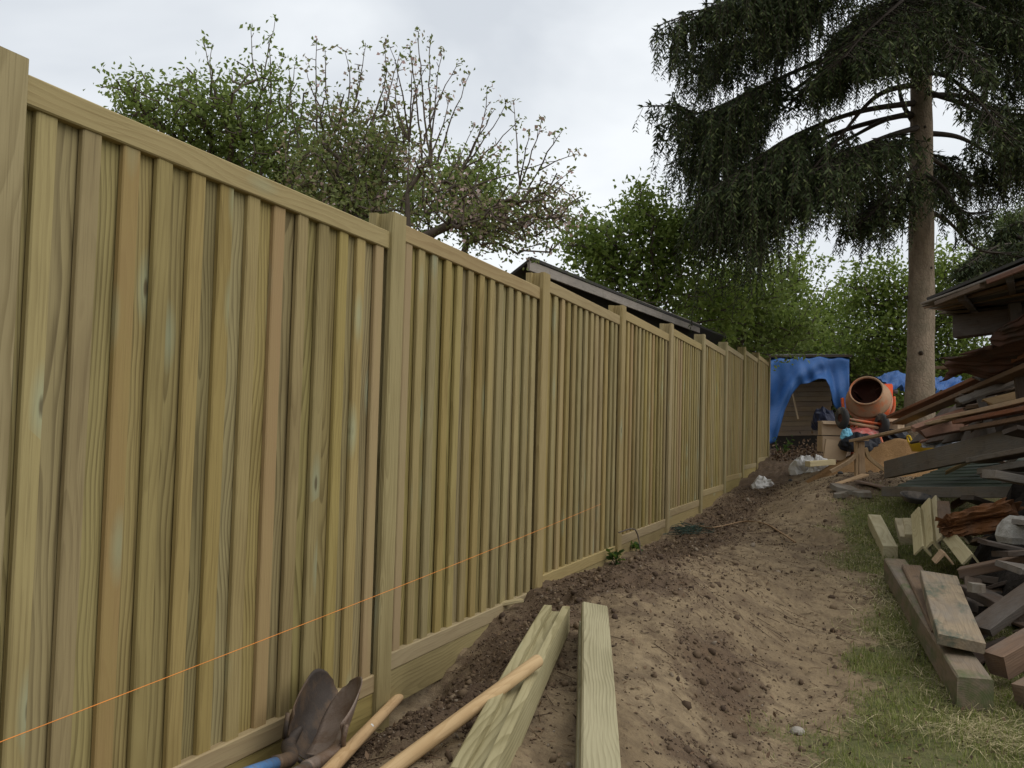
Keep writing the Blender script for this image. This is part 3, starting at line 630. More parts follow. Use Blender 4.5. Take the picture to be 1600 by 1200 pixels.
# ---- the big spruce
def spruce(name, label, trunk_px, depth, boughs, tops, r_base, foot_up=0, twig=1.0, cat='spruce tree'):
    foot = P(trunk_px, 690, depth); foot.z = gz(foot.x, foot.y)-.05
    t = thing(name, foot, label, cat); ft = np.array(foot)
    H = tops; pts = [foot+Vector((0, 0, H*s)) + Vector((.02*math.sin(s*9), .02*math.cos(s*7), 0)) for s in np.linspace(0, 1, 34)]
    rad = [r_base*(1.22-.22*min(1, s*14))*(1-.88*s) for s in np.linspace(0, 1, 34)]
    v, f = polytube(pts, rad, 20, False)
    v = [p+(p-Vector((foot.x, foot.y, p.z))).normalized()*.012*math.sin(p.z*23+i_*2.4) for i_, p in enumerate(v)]
    link('trunk', mesh('trunk', [p-foot for p in v], f, True), M_BARK, t, foot)
    for k in range(16 if r_base > .15 else 0):                    # stubs of shed branches
        z_ = .9+k*.43; a = k*2.39; rr_ = r_base*(1-.88*z_/H)
        o_ = foot+Vector((math.cos(a)*rr_*.93, math.sin(a)*rr_*.93, z_)); e_ = o_+Vector((math.cos(a), math.sin(a), .25))*(.03+.05*((k*7) % 5)/5)
        v, f = polytube([o_, o_.lerp(e_, .6), e_], [.038, .024, .015], 8); mobj('branch_stub', v, f, M_TWIGD, t, True)
    segs = []; qA = []; qD = []; qL = []
    for (py0, path, hang, f0, dens) in boughs:
        st = np.array(P(trunk_px, py0, depth)); st[0] = ft[0]; st[1] = ft[1]
        pp = smooth_path([Vector(st)]+[P(a, b, depth+dz) for a, b, dz in path], 10)
        pp = [np.array(p) for p in pp]
        L = np.concatenate([[0], np.cumsum([np.linalg.norm(pp[k+1]-pp[k]) for k in range(len(pp)-1)])]); tot = L[-1]
        for k in range(len(pp)-1):
            segs.append((pp[k], pp[k+1], .045*(1-.85*L[k]/tot)+.004, .045*(1-.85*L[k+1]/tot)+.004))
        s = f0*tot
        while s < tot:
            k = min(int(np.searchsorted(L, s))-1, len(pp)-2); k = max(k, 0); u = (s-L[k])/max(L[k+1]-L[k], 1e-6)
            o = pp[k]*(1-u)+pp[k+1]*u; d = pp[k+1]-pp[k]; d /= np.linalg.norm(d)+1e-9
            side = np.cross(d, [0, 0, 1.]); side /= np.linalg.norm(side)+1e-9
            fr = s/tot; env = min(1, (fr-f0)/.15+.35)*(1 if fr < .8 else max(.35, 1-(fr-.8)*2.6))
            hh = hang*env*(1+1.1*float(vnoise(np.array([s*2.1+py0]), np.array([fr*3]), 5)[0]))
            if float(vnoise(np.array([s*1.3+py0*3.]), np.array([1.5]), 8)[0]) < -.22: s += .06; continue
            for sg in (-1, 1):
                bl = RNG.uniform(.35, .85)*env*min(1.2, .3*tot)
                bd = d*RNG.uniform(.4, .9)+side*sg*RNG.uniform(.5, 1)+np.array([0, 0, RNG.uniform(-.25, .12)]); bd /= np.linalg.norm(bd)
                nst = max(2, int(bl/.085)); prev = o
                for j in range(1, nst+1):
                    q = o+bd*bl*j/nst+np.array([0, 0, -.25*bl*(j/nst)**2+.10*bl*(j/nst)**4])
                    segs.append((prev, q, .008, .006))
                    # pendulous twig
                    for _ in range(int(dens*1.6+RNG.random())):
                        tl = hh*RNG.uniform(.25, 1.05); m_ = max(3, int(tl/.04)); dr = bd*.45+RNG.normal(size=3)*.32; x = q+RNG.normal(size=3)*.03; px_ = q
                        for w in range(m_):
                            wv = w/m_; x = x+(np.array([0, 0, -1.])+dr*(1-wv)*.9+RNG.normal(size=3)*.20)*tl/m_
                            a = RNG.uniform(0, 6.283); sd_ = np.array([math.cos(a), math.sin(a), 0])
                            for sgn in (-1, 1):
                                qA.append(x); qD.append(sd_*sgn*.75+np.array([0, 0, -.75])); qL.append(RNG.uniform(.06, .125)*(1.1-.5*wv)*twig)
                            if w % 3 == 2: segs.append((px_, x.copy(), .004, .003)); px_ = x.copy()
                    for sgn in (-1, 1):
                        qA.append(q); qD.append(bd*.7+np.cross(bd, [0, 0, 1.])*sgn*.8+np.array([0, 0, RNG.uniform(-.5, .2)])); qL.append(RNG.uniform(.05, .095)*twig)
                    prev = q
                for w in range(4):
                    qA.append(prev); qD.append(bd+RNG.normal(size=3)*.5); qL.append(RNG.uniform(.08, .14)*twig)
            s += .06
    V, F = tubes(segs, 4); link('branches', npmesh('branches', V-ft, F), M_TWIGD, t, foot)
    A = np.array(qA); D = np.array(qD); D /= np.linalg.norm(D, axis=1, keepdims=True); Ls = np.array(qL)
    n = len(A); R_ = RNG.normal(size=(n, 3)); Sd = np.cross(D, R_); Sd /= np.linalg.norm(Sd, axis=1, keepdims=True)
    w = (Ls*.135)[:, None]
    V = np.stack([A, A+D*(Ls*.35)[:, None]+Sd*w, A+D*Ls[:, None], A+D*(Ls*.35)[:, None]-Sd*w], 1).reshape(-1, 3)
    link('crown', npmesh('crown', V-ft, np.arange(n*4).reshape(n, 4)), L_SPRUCE, t, foot)
    print('spruce shoots', n)
    return t
BO = [(-60, [(1330, -70, -.6), (1200, -20, -1.2), (1100, 15, -1.5), (1062, 30, -1.5)], .95, .25, .62),
      (-40, [(1300, 0, .6), (1180, 60, .9), (1090, 90, 1.0), (1070, 80, 1.0)], .85, .35, .6),
      (70, [(1320, 85, -.3), (1200, 130, -.6), (1100, 175, -.8), (1048, 162, -.9)], .95, .54, .7),
      (60, [(1290, 110, .5), (1180, 190, .8), (1110, 235, .9), (1085, 240, .9)], .95, .56, .7),
      (150, [(1340, 175, -.5), (1235, 215, -1.0), (1160, 265, -1.2), (1105, 300, -1.3)], 1.15, .50, .75),
      (165, [(1330, 200, .4), (1240, 240, .6), (1180, 285, .7), (1125, 315, .7)], 1.05, .52, .7),
      (120, [(1370, 150, -.8), (1300, 230, -1.4), (1240, 300, -1.8)], .55, .62, .7),
      (190, [(1380, 215, -1.0), (1310, 245, -1.6), (1262, 275, -1.8)], .70, .40, .7),
      (235, [(1400, 255, .5), (1360, 290, .9), (1320, 330, 1.2)], .62, .30, .7),
      (250, [(1410, 280, -.6), (1380, 315, -1.0), (1350, 345, -1.2)], .50, .35, .6),
      (-40, [(1400, 10, -1.0), (1350, 55, -1.7), (1320, 90, -2.0)], .85, .2, .75),
      (-60, [(1420, -20, 1.0), (1370, 20, 1.8), (1300, 60, 2.0)], .75, .2, .6),
      (-30, [(1500, 0, -.5), (1570, 30, -.9), (1660, 70, -1.2)], .80, .12, .75),
      (-60, [(1490, -40, .7), (1560, -10, 1.3), (1650, 30, 1.5)], .9, .15, .7),
      (20, [(1460, 50, -1.0), (1500, 80, -1.6), (1540, 110, -1.9)], .5, .25, .55),
      (140, [(1500, 150, .2), (1570, 175, .4), (1640, 190, .6)], .75, .42, .75),
      (130, [(1510, 165, -.6), (1580, 205, -.9), (1660, 250, -1.0)], .60, .45, .7),
      (230, [(1475, 260, .4), (1520, 290, .6), (1566, 288, .7)], .62, .25, .6),
      (260, [(1470, 290, -.3), (1505, 330, -.5), (1545, 330, -.6)], .50, .28, .55),
      (215, [(1455, 240, 1.0), (1480, 270, 1.8), (1500, 300, 2.2)], .6, .3, .55),
      (320, [(1480, 345, .5), (1530, 390, .9), (1590, 395, 1.1)], .45, .45, .6),
      (170, [(1390, 185, .1), (1330, 215, .2), (1270, 250, .3)], .12, .75, .3), (95, [(1350, 120, .1), (1230, 145, .2)], .1, .8, .3),
      (200, [(1410, 160, .3), (1400, 100, .6)], .1, .9, .3)]
BO += [(60, [(1500, 70, .3), (1560, 100, .6), (1640, 130, .9)], .6, .35, .6), (100, [(1480, 120, -.8), (1530, 160, -1.4), (1570, 215, -1.8)], .4, .5, .35),
       (200, [(1500, 215, .3), (1560, 250, .5), (1620, 280, .6)], .6, .35, .75), 
       (290, [(1400, 310, 1.0), (1370, 340, 1.6), (1350, 350, 1.9)], .45, .3, .6), (30, [(1390, 50, -.4), (1310, 100, -.7), (1260, 140, -.9)], .5, .4, .5)]
# boughs above the picture, all round
for k in range(26):
    a = k*2.4; h = -120-k*34; r = 3.4*(1-k/36)
    BO.append((h, [(1436+math.cos(a)*r*40, h-10, math.sin(a)*r*.4), (1436+math.cos(a)*r*75, h+25, math.sin(a)*r*.75), (1436+math.cos(a)*r*100, h+40, math.sin(a)*r)], .7, .2, .32))
spruce('spruce_tree', 'tall spruce with bare straight trunk and dark drooping boughs, right of the path', 1436, 14.3, BO, 17.5, .215)
spruce('spruce_tree', 'small dark spruce peeping over the old roof panel at the right edge', 1600, 19, [(380, [(1560, 385, -.3), (1510, 415, -.6)], .5, .1, .8), (370, [(1570, 370, .5), (1530, 395, .8)], .5, .1, .8), (400, [(1570, 410, -.8), (1530, 432, -1.2)], .5, .1, .8), (390, [(1640, 400, .3), (1690, 420, .5)], .5, .1, .7), (350, [(1630, 360, -.5), (1660, 375, -.8)], .5, .1, .7), (345, [(1585, 350, .3), (1560, 362, .5)], .4, .1, .7)], 5.4, .10, twig=1.3)

# ------------------------------------------------------------------ blue tarpaulin over a lean-to at the fence end
TZ = 20.3
def TP(px, py, dz=0): return P(px, py, TZ+dz)
top_px = np.linspace(1200, 1327, 46); low = np.interp(top_px, [1200, 1212, 1218, 1226, 1236, 1250, 1270, 1290, 1297, 1301, 1306, 1314, 1327], [692, 690, 672, 640, 616, 602, 595, 592, 604, 628, 640, 640, 636])
V = []; F = []; nr = 22
for iy in range(nr+1):
    for ix, px in enumerate(top_px):
        t = iy/nr; y = 558+(low[ix]-558)*t
        fold = .13*math.sin(px*.085+t*5.5+.02*y)*t+.07*abs(math.sin(px*.06+y*.05))*t+.04*math.sin(px*.31-t*5)*t+.05*float(vnoise(np.array([px*.05]), np.array([y*.05]), 4)[0])
        V.append(TP(px, y+1.5*math.sin(px*.2), -.35*t-fold+(.5 if iy == 0 else 0)))
n = len(top_px)
for iy in range(nr):
    for ix in range(n-1): F.append((iy*n+ix, iy*n+ix+1, (iy+1)*n+ix+1, (iy+1)*n+ix))
o = mobj('tarpaulin', V, F, M_TARP, smooth=True); sm = o.modifiers.new('thick', 'SOLIDIFY'); sm.thickness = .008
tagit(o, 'big blue tarpaulin draped over the lean-to at the far end of the fence', 'tarpaulin')
lt = thing('lean_to', TP(1262, 690, .3), 'low lean-to of old planks under the big blue tarpaulin', 'lean-to')
for k in range(11):
    y = 600+k*7.6
    beam('plank', TP(1216, y+1.5, .75), TP(1299+random.uniform(-1, 1), y, .35), .016+.004*(k % 2), .104, M_LEAN, lt, nseg=1)
beam('roof_beam', TP(1200, 557, .1), TP(1330, 556, .1), .05, .05, M_DARK, lt, nseg=1)
v, f = slab([TP(1198, 555, .15), TP(1332, 555, .15), TP(1332, 553, 2.0), TP(1198, 553, 2.0)], .04); mobj('roof', v, f, M_FELT, lt)
for px in (1203, 1322): q = TP(px, 560, .3); beam('post', Vector((q.x, q.y, gz(q.x, q.y)-.1)), q, .08, .08, M_DARK, lt, up=(0, 1, 0), nseg=1)
v, f = slab([TP(1200, 560, 2.0), TP(1330, 560, 2.0), TP(1330, 560, 2.1), TP(1200, 560, 2.1)], 2.9); mobj('back_wall', v, f, M_SHEDWALL, lt)
q = G(1251, 668); beam('stick', TP(1247, 655, -.1), TP(1238, 612, .2), .03, .03, M_PALE, nseg=2); bpy.context.view_layer.update()
tagit(COL.objects[-1], 'pale thin stick leaning on the planks under the blue tarpaulin', 'stick')
def crumple(name, c, rx, ry, rz, mat, label, cat, seed=0, amp=.35, seg=22, sharp=True):
    rr = np.random.default_rng(seed); V = []; F = []
    ax = rr.normal(size=(9, 3)); ph = rr.uniform(0, 6, 9); fr = rr.uniform(2, 7, 9)
    for i_ in range(seg//2+1):
        th = math.pi*i_/(seg//2)
        for j in range(seg):
            a = 2*math.pi*j/seg; d = np.array([math.sin(th)*math.cos(a), math.sin(th)*math.sin(a), math.cos(th)])
            k = 1+amp*float(np.sum(np.abs(np.sin(fr*(ax@d)+ph)))/9*2-1)
            V.append(Vector(c)+Vector((d[0]*rx*k, d[1]*ry*k, max(-.3, d[2])*rz*k)))
    for i_ in range(seg//2):
        for j in range(seg): F.append((i_*seg+j, (i_+1)*seg+j, (i_+1)*seg+(j+1) % seg, i_*seg+(j+1) % seg))
    return tagit(mobj(name, V, F, mat), label, cat)
def sheet(name, corners, nu, nv, mat, label, cat, amp=.06, seed=1, thick=.006):
    c = [Vector(q) for q in corners]; V = []; F = []; nrm_ = (c[1]-c[0]).cross(c[3]-c[0]).normalized()
    for j in range(nv+1):
        for i_ in range(nu+1):
            u, w = i_/nu, j/nv; p = (c[0]*(1-u)+c[1]*u)*(1-w)+(c[3]*(1-u)+c[2]*u)*w
            V.append(p+nrm_*amp*2*float(fbm(np.array([u*4.]), np.array([w*4.]), seed, 3)[0])+Vector((0, 0, amp*.5*math.sin(u*9+seed))))
    for j in range(nv):
        for i_ in range(nu): F.append((j*(nu+1)+i_, j*(nu+1)+i_+1, (j+1)*(nu+1)+i_+1, (j+1)*(nu+1)+i_))
    o = mobj(name, V, F, mat, smooth=True); o.modifiers.new('thick', 'SOLIDIFY').thickness = thick
    return tagit(o, label, cat)
sheet('tarpaulin', [P(1362, 585, 17), P(1415, 582, 17.5), P(1418, 606, 17), P(1385, 612, 16.6)], 16, 8, M_TARP, 'rumpled blue tarpaulin between the cement mixer drum and the spruce trunk', 'tarpaulin', .10, 3)
sheet('tarpaulin', [P(1454, 592, 17), P(1505, 590, 17.6), P(1500, 612, 17), P(1460, 612, 16.6)], 16, 8, M_TARP, 'faded blue tarpaulin scrap just right of the spruce trunk', 'tarpaulin', .10, 5)

# ------------------------------------------------------------------ cement mixer
MZ = 13.1
dc = P(1357, 624, MZ)
mixer = thing('cement_mixer', Vector((dc.x, dc.y, gz(dc.x, dc.y))), 'orange cement mixer tilted with its open drum facing the path', 'cement mixer')
axd = (-cf*.74 - cr*.40 + cu*.50).normalized()
base = dc-axd*.30
prof = [(0, .02), (.0, .17), (.05, .235), (.13, .285), (.22, .305), (.30, .30)]
v, f = lathe(prof, axd, base, 40); d1 = mobj('drum', v, f, M_ORANGE, mixer, True); d1.modifiers.new('t', 'SOLIDIFY').thickness = -.006
prof = [(.300, .306), (.34, .292), (.43, .245), (.50, .213), (.535, .205)]
v, f = lathe(prof, axd, base, 40); d2 = mobj('drum_cone', v, f, M_CRUST, mixer, True); d2.modifiers.new('t', 'SOLIDIFY').thickness = .004
prof = [(.53, .203), (.545, .203), (.555, .215), (.545, .226), (.53, .226), (.53, .203)]
v, f = lathe(prof, axd, base, 40); mobj('drum_rim', v, f, M_CRUST, mixer, True)
prof = [(.525, .198), (.43, .235), (.31, .285), (.20, .29), (.06, .22), (.02, .02)]
v, f = lathe(prof, axd, base, 40); mobj('drum_lining', v, f, M_RUSTIN, mixer, True)
for k in range(3):
    a = k*2.1+.4; q = frame_quat(axd, (0, 0, 1)); rdir = q @ Vector((math.cos(a), math.sin(a), 0)); tdir = q @ Vector((-math.sin(a), math.cos(a), 0))
    w = [base+axd*.10+rdir*.21, base+axd*.42+rdir*.21+tdir*.06, base+axd*.40+rdir*.13+tdir*.05, base+axd*.12+rdir*.12]
    v, f = slab(w, .006, tdir); mobj('paddle', v, f, M_RUSTIN, mixer)
yk = cr
# motor housing at the right of the drum and the yoke holding it
hc = P(1383, 612, MZ+.12)
def boxat(name, c, rx, ry, rz, mat, parent, X_=cr, Y_=cf, Z_=Vector((0, 0, 1)), ch=.02):
    V = []
    for s in (-1, 1):
        for (a, b) in ((-1, -1+.25), (-1+.25, -1), (1-.25, -1), (1, -1+.25), (1, 1-.25), (1-.25, 1), (-1+.25, 1), (-1, 1-.25)):
            V.append(Vector(c)+X_*rx*a+Y_*ry*s*(1)+Z_*rz*b)
    F = [tuple(range(8))[::-1], tuple(range(8, 16))]+[(k, (k+1) % 8, 8+(k+1) % 8, 8+k) for k in range(8)]
    return mobj(name, V, F, mat, parent)
boxat('motor_housing', hc, .06, .12, .11, M_FLUO, mixer)
v, f = polytube([hc+cr*.06, hc+cr*.17], .03, 10); mobj('gear_shaft', v, f, M_RUBBER, mixer, True)
yb = P(1350, 660, MZ+.05)
pts = smooth_path([dc-cr*.36+Vector((0, 0, .02)), dc-cr*.33-Vector((0, 0, .18)), yb-cr*.16-Vector((0, 0, .02)), yb+cr*.16-Vector((0, 0, .02)), dc+cr*.33-Vector((0, 0, .18)), dc+cr*.35+Vector((0, 0, .04))], 6)
v, f = polytube(pts, .022, 8); mobj('yoke', v, f, M_ORANGE, mixer, True)
wL = P(1316, 653, MZ-.25); wR = P(1378, 663, MZ-.30)
v, f = polytube([wL, wR], .017, 10); mobj('axle', v, f, M_ORANGE, mixer, True)
v, f = polytube([wL+Vector((0, 0, -.06))+cr*.05, wR+Vector((0, 0, -.05))-cr*.05], .022, 8); mobj('frame_bar', v, f, M_CRUST, mixer, True)
for c in (wL, wR):
    wd = (cr*.97+cf*.2).normalized()
    v, f = lathe([(-.035, .06), (-.035, .10), (-.03, .135), (-.015, .15), (.015, .15), (.03, .135), (.035, .10), (.035, .06)], wd, c, 26); w = mobj('wheel', v, f, M_RUBBER, mixer, True)
    v, f = lathe([(-.02, .012), (-.022, .03), (-.015, .06), (-.028, .078), (.028, .078), (.015, .06), (.022, .03), (.02, .012)], wd, c, 18)
    mobj('hub', v, f, M_RUSTIN, w, True)
g0 = gz(dc.x, dc.y)
for sx in (-1, 1):
    for sy in (-1, 1):
        a = yb+cr*.13*sx+cf*.08*sy-Vector((0, 0, .04)); b = yb+cr*.30*sx+cf*.28*sy; b.z = gz(b.x, b.y)
        v, f = polytube([a, b], .02, 8); mobj('leg', v, f, M_ORANGE, mixer, True)
v, f = polytube([yb+cr*.0+cf*.1, dc-axd*.32], .03, 8); mobj('pivot', v, f, M_STEEL, mixer, True)

# ------------------------------------------------------------------ sand heap, trestle, boxes, bags
c = P(1408, 722, 12.5); V = []; F = []; nr, na = 26, 60
gzc = gz(c.x, c.y)
for i_ in range(nr+1):
    for j in range(na):
        a = 2*math.pi*j/na; r = i_/nr; x = c.x+math.cos(a)*r*1.25; y = c.y+math.sin(a)*r*1.0
        h = .44*(1-r**1.4)**1.1*(1+.5*float(vnoise(np.array([x*3.]), np.array([y*3.]), 8)[0]))+.05*float(fbm(np.array([x*8]), np.array([y*8]), 2)[0])*(1-r)
        V.append(Vector((x, y, gz(x, y)-.02+h)))
for i_ in range(nr):
    for j in range(na): F.append((i_*na+j, (i_+1)*na+j, (i_+1)*na+(j+1) % na, i_*na+(j+1) % na))
tagit(mobj('sand_heap', V, F, M_SAND, smooth=True), 'heap of orange building sand behind the small trestle', 'sand heap')
# trestle: upright with two curved braces
tb = P(1347, 744, 11.3); ttop = P(1345, 690, 11.3)
tr = thing('trestle', tb, 'small wooden trestle leg with two curved braces standing in the sand', 'trestle')
beam('upright', tb-Vector((0, 0, .06)), ttop, .075, .05, M_PALE, tr, up=cf, nseg=2); beam('upright', tb+cr*-.07-Vector((0, 0, .05)), ttop+cr*-.06, .035, .05, M_PALE, tr, up=cf, nseg=2)
for pth in ([(1340, 700), (1336, 712), (1322, 724), (1298, 737)], [(1352, 700), (1357, 714), (1372, 727), (1392, 742)]):
    pp = smooth_path([P(a, b, 11.3) for a, b in pth], 5); V = []; F = []
    for k, p in enumerate(pp):
        d = (pp[min(k+1, len(pp)-1)]-pp[max(k-1, 0)]).normalized(); nn_ = d.cross(cf).normalized()
        for (a, b) in ((-.02, -.025), (.02, -.025), (.02, .025), (-.02, .025)): V.append(p+nn_*a+cf*b)
        if k: F += [((k-1)*4+q, (k-1)*4+(q+1) % 4, k*4+(q+1) % 4, k*4+q) for q in range(4)]
    F += [(3, 2, 1, 0), tuple(range(len(V)-4, len(V)))]
    mobj('brace', V, F, M_PALE, tr)
beam('cap', P(1336, 687, 11.28), P(1356, 687, 11.28), .08, .03, M_PALE, tr, nseg=1)

def carton(c, rx, ry, rz, yaw, label, flaps=True, tilt=0):
    c = Vector(c); t = thing('cardboard_box', c, label, 'box', 'cardboard boxes by the mixer')
    X_ = Vector((math.cos(yaw), math.sin(yaw), 0)); Y_ = Vector((-math.sin(yaw), math.cos(yaw), 0)); Z_ = (Vector((0, 0, 1))+X_*tilt).normalized()
    X_ = (X_-Z_*X_.dot(Z_)).normalized()
    w = .006; V = []
    for (zz, s) in ((0, 1), (2*rz, 1), (2*rz, 1-w/rx), (.02, 1-w/rx)):
        for a, b in ((-1, -1), (1, -1), (1, 1), (-1, 1)): V.append(c+X_*rx*a*s+Y_*ry*b*s+Z_*zz)
    F = [(3, 2, 1, 0)]+[(l*4+k, l*4+(k+1) % 4, l*4+4+(k+1) % 4, l*4+4+k) for l in range(3) for k in range(4)]+[(12, 13, 14, 15)]
    mobj('carton', V, F, M_CARD, t)
    if flaps:
        for (a, b, ang) in ((0, -1, .5), (1, 0, .2), (0, 1, .1)):
            o = X_*a+Y_*b; sd_ = X_ if b else Y_; rr_ = ry if b else rx; hl = rx if b else ry
            e = c+o*rr_+Z_*2*rz; out = (o*math.cos(ang)-Z_*math.sin(ang))*rz*.9
            v, f = slab([e-sd_*hl, e+sd_*hl, e+sd_*hl*.97+out, e-sd_*hl*.97+out], .005, Z_); mobj('flap', v, f, M_CARD, t)
    return t
def on_ground(px, py, z):
    p = P(px, py, z); p.z = gz(p.x, p.y); return p
carton(P(1298, 680, 13.4), .15, .13, .10, .25, 'open cardboard box with a pale flap, left of the mixer wheel')
carton(P(1303, 718, 12.9), .14, .13, .13, .1, 'cardboard box standing on the ground below the left mixer wheel', False, .12)
carton(P(1300, 706, 13.4), .17, .15, .11, .3, 'dark-sided cardboard box wedged under the open one', False)
carton(P(1385, 678, 13.5), .20, .16, .11, -.3, 'wide open cardboard box behind the right mixer wheel')
crumple('plastic_bag', on_ground(1258, 694, 15), .20, .22, .22, M_WHITE, 'crumpled white plastic bag on the dark soil left of the boxes', 'bag', 3, .6)
crumple('plastic_bag', on_ground(1282, 696, 14.5), .16, .2, .17, M_WHITE, 'torn whitish sack squeezed against the cardboard boxes', 'bag', 4, .6)
crumple('plastic_bag', on_ground(1192, 736, 14.0), .13, .18, .12, M_WHITE, 'small white plastic bag lying at the foot of the fence', 'bag', 5, .7)
crumple('rubbish_sack', P(1288, 664, 14.3), .17, .2, .22, M_NAVY, 'dark blue rubbish sack behind the open cardboard box', 'sack', 6, .4)
crumple('rubbish_sack', P(1345, 700, 12.6), .22, .2, .16, M_BLACKBAG, 'black rubbish sack in front of the mixer legs', 'sack', 7, .5)
crumple('rubbish_sack', P(1392, 686, 13.3), .22, .2, .13, M_BLACKBAG, 'black rubbish sack at the back of the sand heap', 'sack', 8, .5)
crumple('cement_sack', P(1345, 680, 12.9), .22, .16, .10, M_CEMBAG, 'red and white paper sack under the mixer axle', 'sack', 9, .35)
crumple('plastic_bag', P(1324, 683, 12.7), .07, .07, .10, M_CYAN, 'small pale blue bag by the left mixer wheel', 'bag', 10, .6)
crumple('plastic_wrap', P(1478, 694, 10.6), .22, .16, .11, M_SILVER, 'silvery plastic wrap lying behind the thick dark beam', 'wrap', 11, .6)
crumple('stone', P(1488, 672, 10.4), .17, .12, .07, M_SLATE, 'flat grey stone lying under the light plank', 'stone', 12, .2)
# yellow trug with a handle
yt = P(1442, 706, 11.2); t = thing('yellow_trug', yt, 'yellow plastic trug with looped handles beside the sand heap', 'trug')
v, f = lathe([(0, .0), (0, .12), (.10, .16), (.115, .168), (.10, .150), (.02, .112), (.02, .0)], (0, 0, 1), yt, 24); mobj('tub', v, f, M_YELLOW, t, True)
for s in (-1, 1):
    pp = smooth_path([yt+cr*.15*s-cf*.05+Vector((0, 0, .11)), yt+cr*.17*s-cf*.04+Vector((0, 0, .18)), yt+cr*.17*s+cf*.04+Vector((0, 0, .18)), yt+cr*.15*s+cf*.05+Vector((0, 0, .11))], 5)
    v, f = polytube(pp, .012, 6); mobj('handle', v, f, M_YELLOW, t, True)
# slabs of broken paving and small boards at the edge of the plateau
def lump(name, c, rx, ry, rz, yaw, mat, label, cat, group=None, tilt=(0, 0), seed=0):
    rr = random.Random(seed); n = rr.randint(5, 7); V = []
    for s in (0, 1):
        for k in range(n):
            a = 2*math.pi*k/n+yaw; j = rr.uniform(.75, 1.1) if s == 0 else 1
            if s == 0: V.append([math.cos(a)*rx*j, math.sin(a)*ry*j, 0])
            else: V.append([V[k][0]*.95, V[k][1]*.95, rz*rr.uniform(.85, 1.1)])
    V = [Vector(c)+Vector((x, y, z+tilt[0]*x+tilt[1]*y)) for x, y, z in V]
    F = [tuple(range(n))[::-1], tuple(range(n, 2*n))]+[(k, (k+1) % n, n+(k+1) % n, n+k) for k in range(n)]
    return tagit(mobj(name, V, F, mat), label, cat, group)
for k, (px, py, z, r, lb) in enumerate([(1318, 768, 10.3, .16, 'flat broken slab at the near edge of the sand'), (1345, 776, 10.2, .13, 'grey broken slab tilted under the long grey beam'), (1312, 778, 10.0, .09, 'small broken slab left of the tilted grey one')]):
    p = G(px, py); p.z += .01
    lump('broken_slab', p, r, r*.8, .05, k*.7, M_SLATE, lb, 'slab', 'broken slabs by the sand', (.15*(k-1), .2), k)
p = G(1275, 727); beam('timber_offcut', P(1262, 725, 12.2), P(1302, 722, 12.4), .09, .07, M_LIGHT, warp=0)
tagit(COL.objects[-1], 'short pale timber offcut lying in front of the cardboard boxes', 'offcut')
beam('plank', P(1308, 757, 10.7), P(1352, 742, 11.0), .10, .025, M_PALE); tagit(COL.objects[-1], 'short sandy plank lying flat in front of the trestle', 'plank')
beam('plank', P(1338, 752, 10.6), P(1385, 763, 10.3), .10, .022, M_BROWN); tagit(COL.objects[-1], 'short dark plank crossing the sand towards the grey beam', 'plank')

# ------------------------------------------------------------------ the pile of old timber on the right
def tim(name, a, b, w, t, mat, label, cat='plank', up=(0, 0, 1), group='timbers of the rubbish pile', **k):
    k.setdefault('ends', .008); k.setdefault('warp', .010)
    return tagit(beam(name, P(*a), P(*b), w, t, mat, up=up, **k), label, cat, group)
# added mound carrying the pile and blocking light; inner shade in its colour
hb = Vector((2.15, 7.7, 0)); V = []; F = []; nr, na = 20, 56
for i_ in range(nr+1):
    for j in range(na):
        a = 2*math.pi*j/na; r = i_/nr; x = hb.x+math.cos(a)*r*1.5; y = hb.y+math.sin(a)*r*2.9
        h = 1.25*(1-r*r)**1.0*(1+.9*float(fbm(np.array([x*1.7]), np.array([y*1.7]), 6)[0]))+.22*float(fbm(np.array([x*6]), np.array([y*6]), 7)[0])
        V.append(Vector((x, y, gz(x, y)-.03+h*(1 if r < .98 else 0))))
for i_ in range(nr):
    for j in range(na): F.append((i_*na+j, (i_+1)*na+j, (i_+1)*na+(j+1) % na, i_*na+(j+1) % na))
m = NT('pile_shade_soil'); n_ = m.noise(m.coord(), 7, 6, .7).outputs['Fac']; m.bump(n_, 1, .05); M_HEAP = m.fin(m.mix(m.mr(n_, .3, .7), (.010, .008, .006), (.032, .024, .018)), .97)  # near-black: shade inside the pile is put into this colour
tagit(mobj('added_mound', V, F, M_HEAP), 'dark mound added under the piled timber to block light, inner shade in its colour', 'heap')
# loose boards thrown over the heap
HUE = {'dark_old_timber': 'dark', 'stained_plank': 'brown', 'weathered_plank': 'grey', 'red_brown_plank': 'red-brown', 'pale_plank': 'pale', 'dark_shed_boards': 'blackened'}
for k in range(60):
    a = random.uniform(2.2, 5.2); r = random.uniform(.3, .95); x = hb.x+math.cos(a)*r*1.3; y = hb.y+math.sin(a)*r*2.6
    z = gz(x, y)+1.15*(1-r*r)+random.uniform(.04, .16); yaw = random.uniform(-.9, .9)+.3; L = random.uniform(.6, 1.8)
    d = Vector((math.sin(yaw), math.cos(yaw), random.uniform(-.3, .2))).normalized()
    if x-abs(d.x)*L/2 < .62: x = .62+abs(d.x)*L/2
    c = Vector((x, y, z)); o = beam('board', c-d*L/2, c+d*L/2, random.uniform(.07, .18), random.uniform(.02, .06), (mt := random.choice([M_DARK, M_DARK, M_BROWN, M_GREY])), up=(random.uniform(-.5, .5), random.uniform(-.3, .3), 1), nseg=3)
    cn = HUE[mt.name]; tagit(o, cn+' old board jumbled on the added dark mound inside the timber pile', 'board', 'loose '+cn+' boards inside the pile')

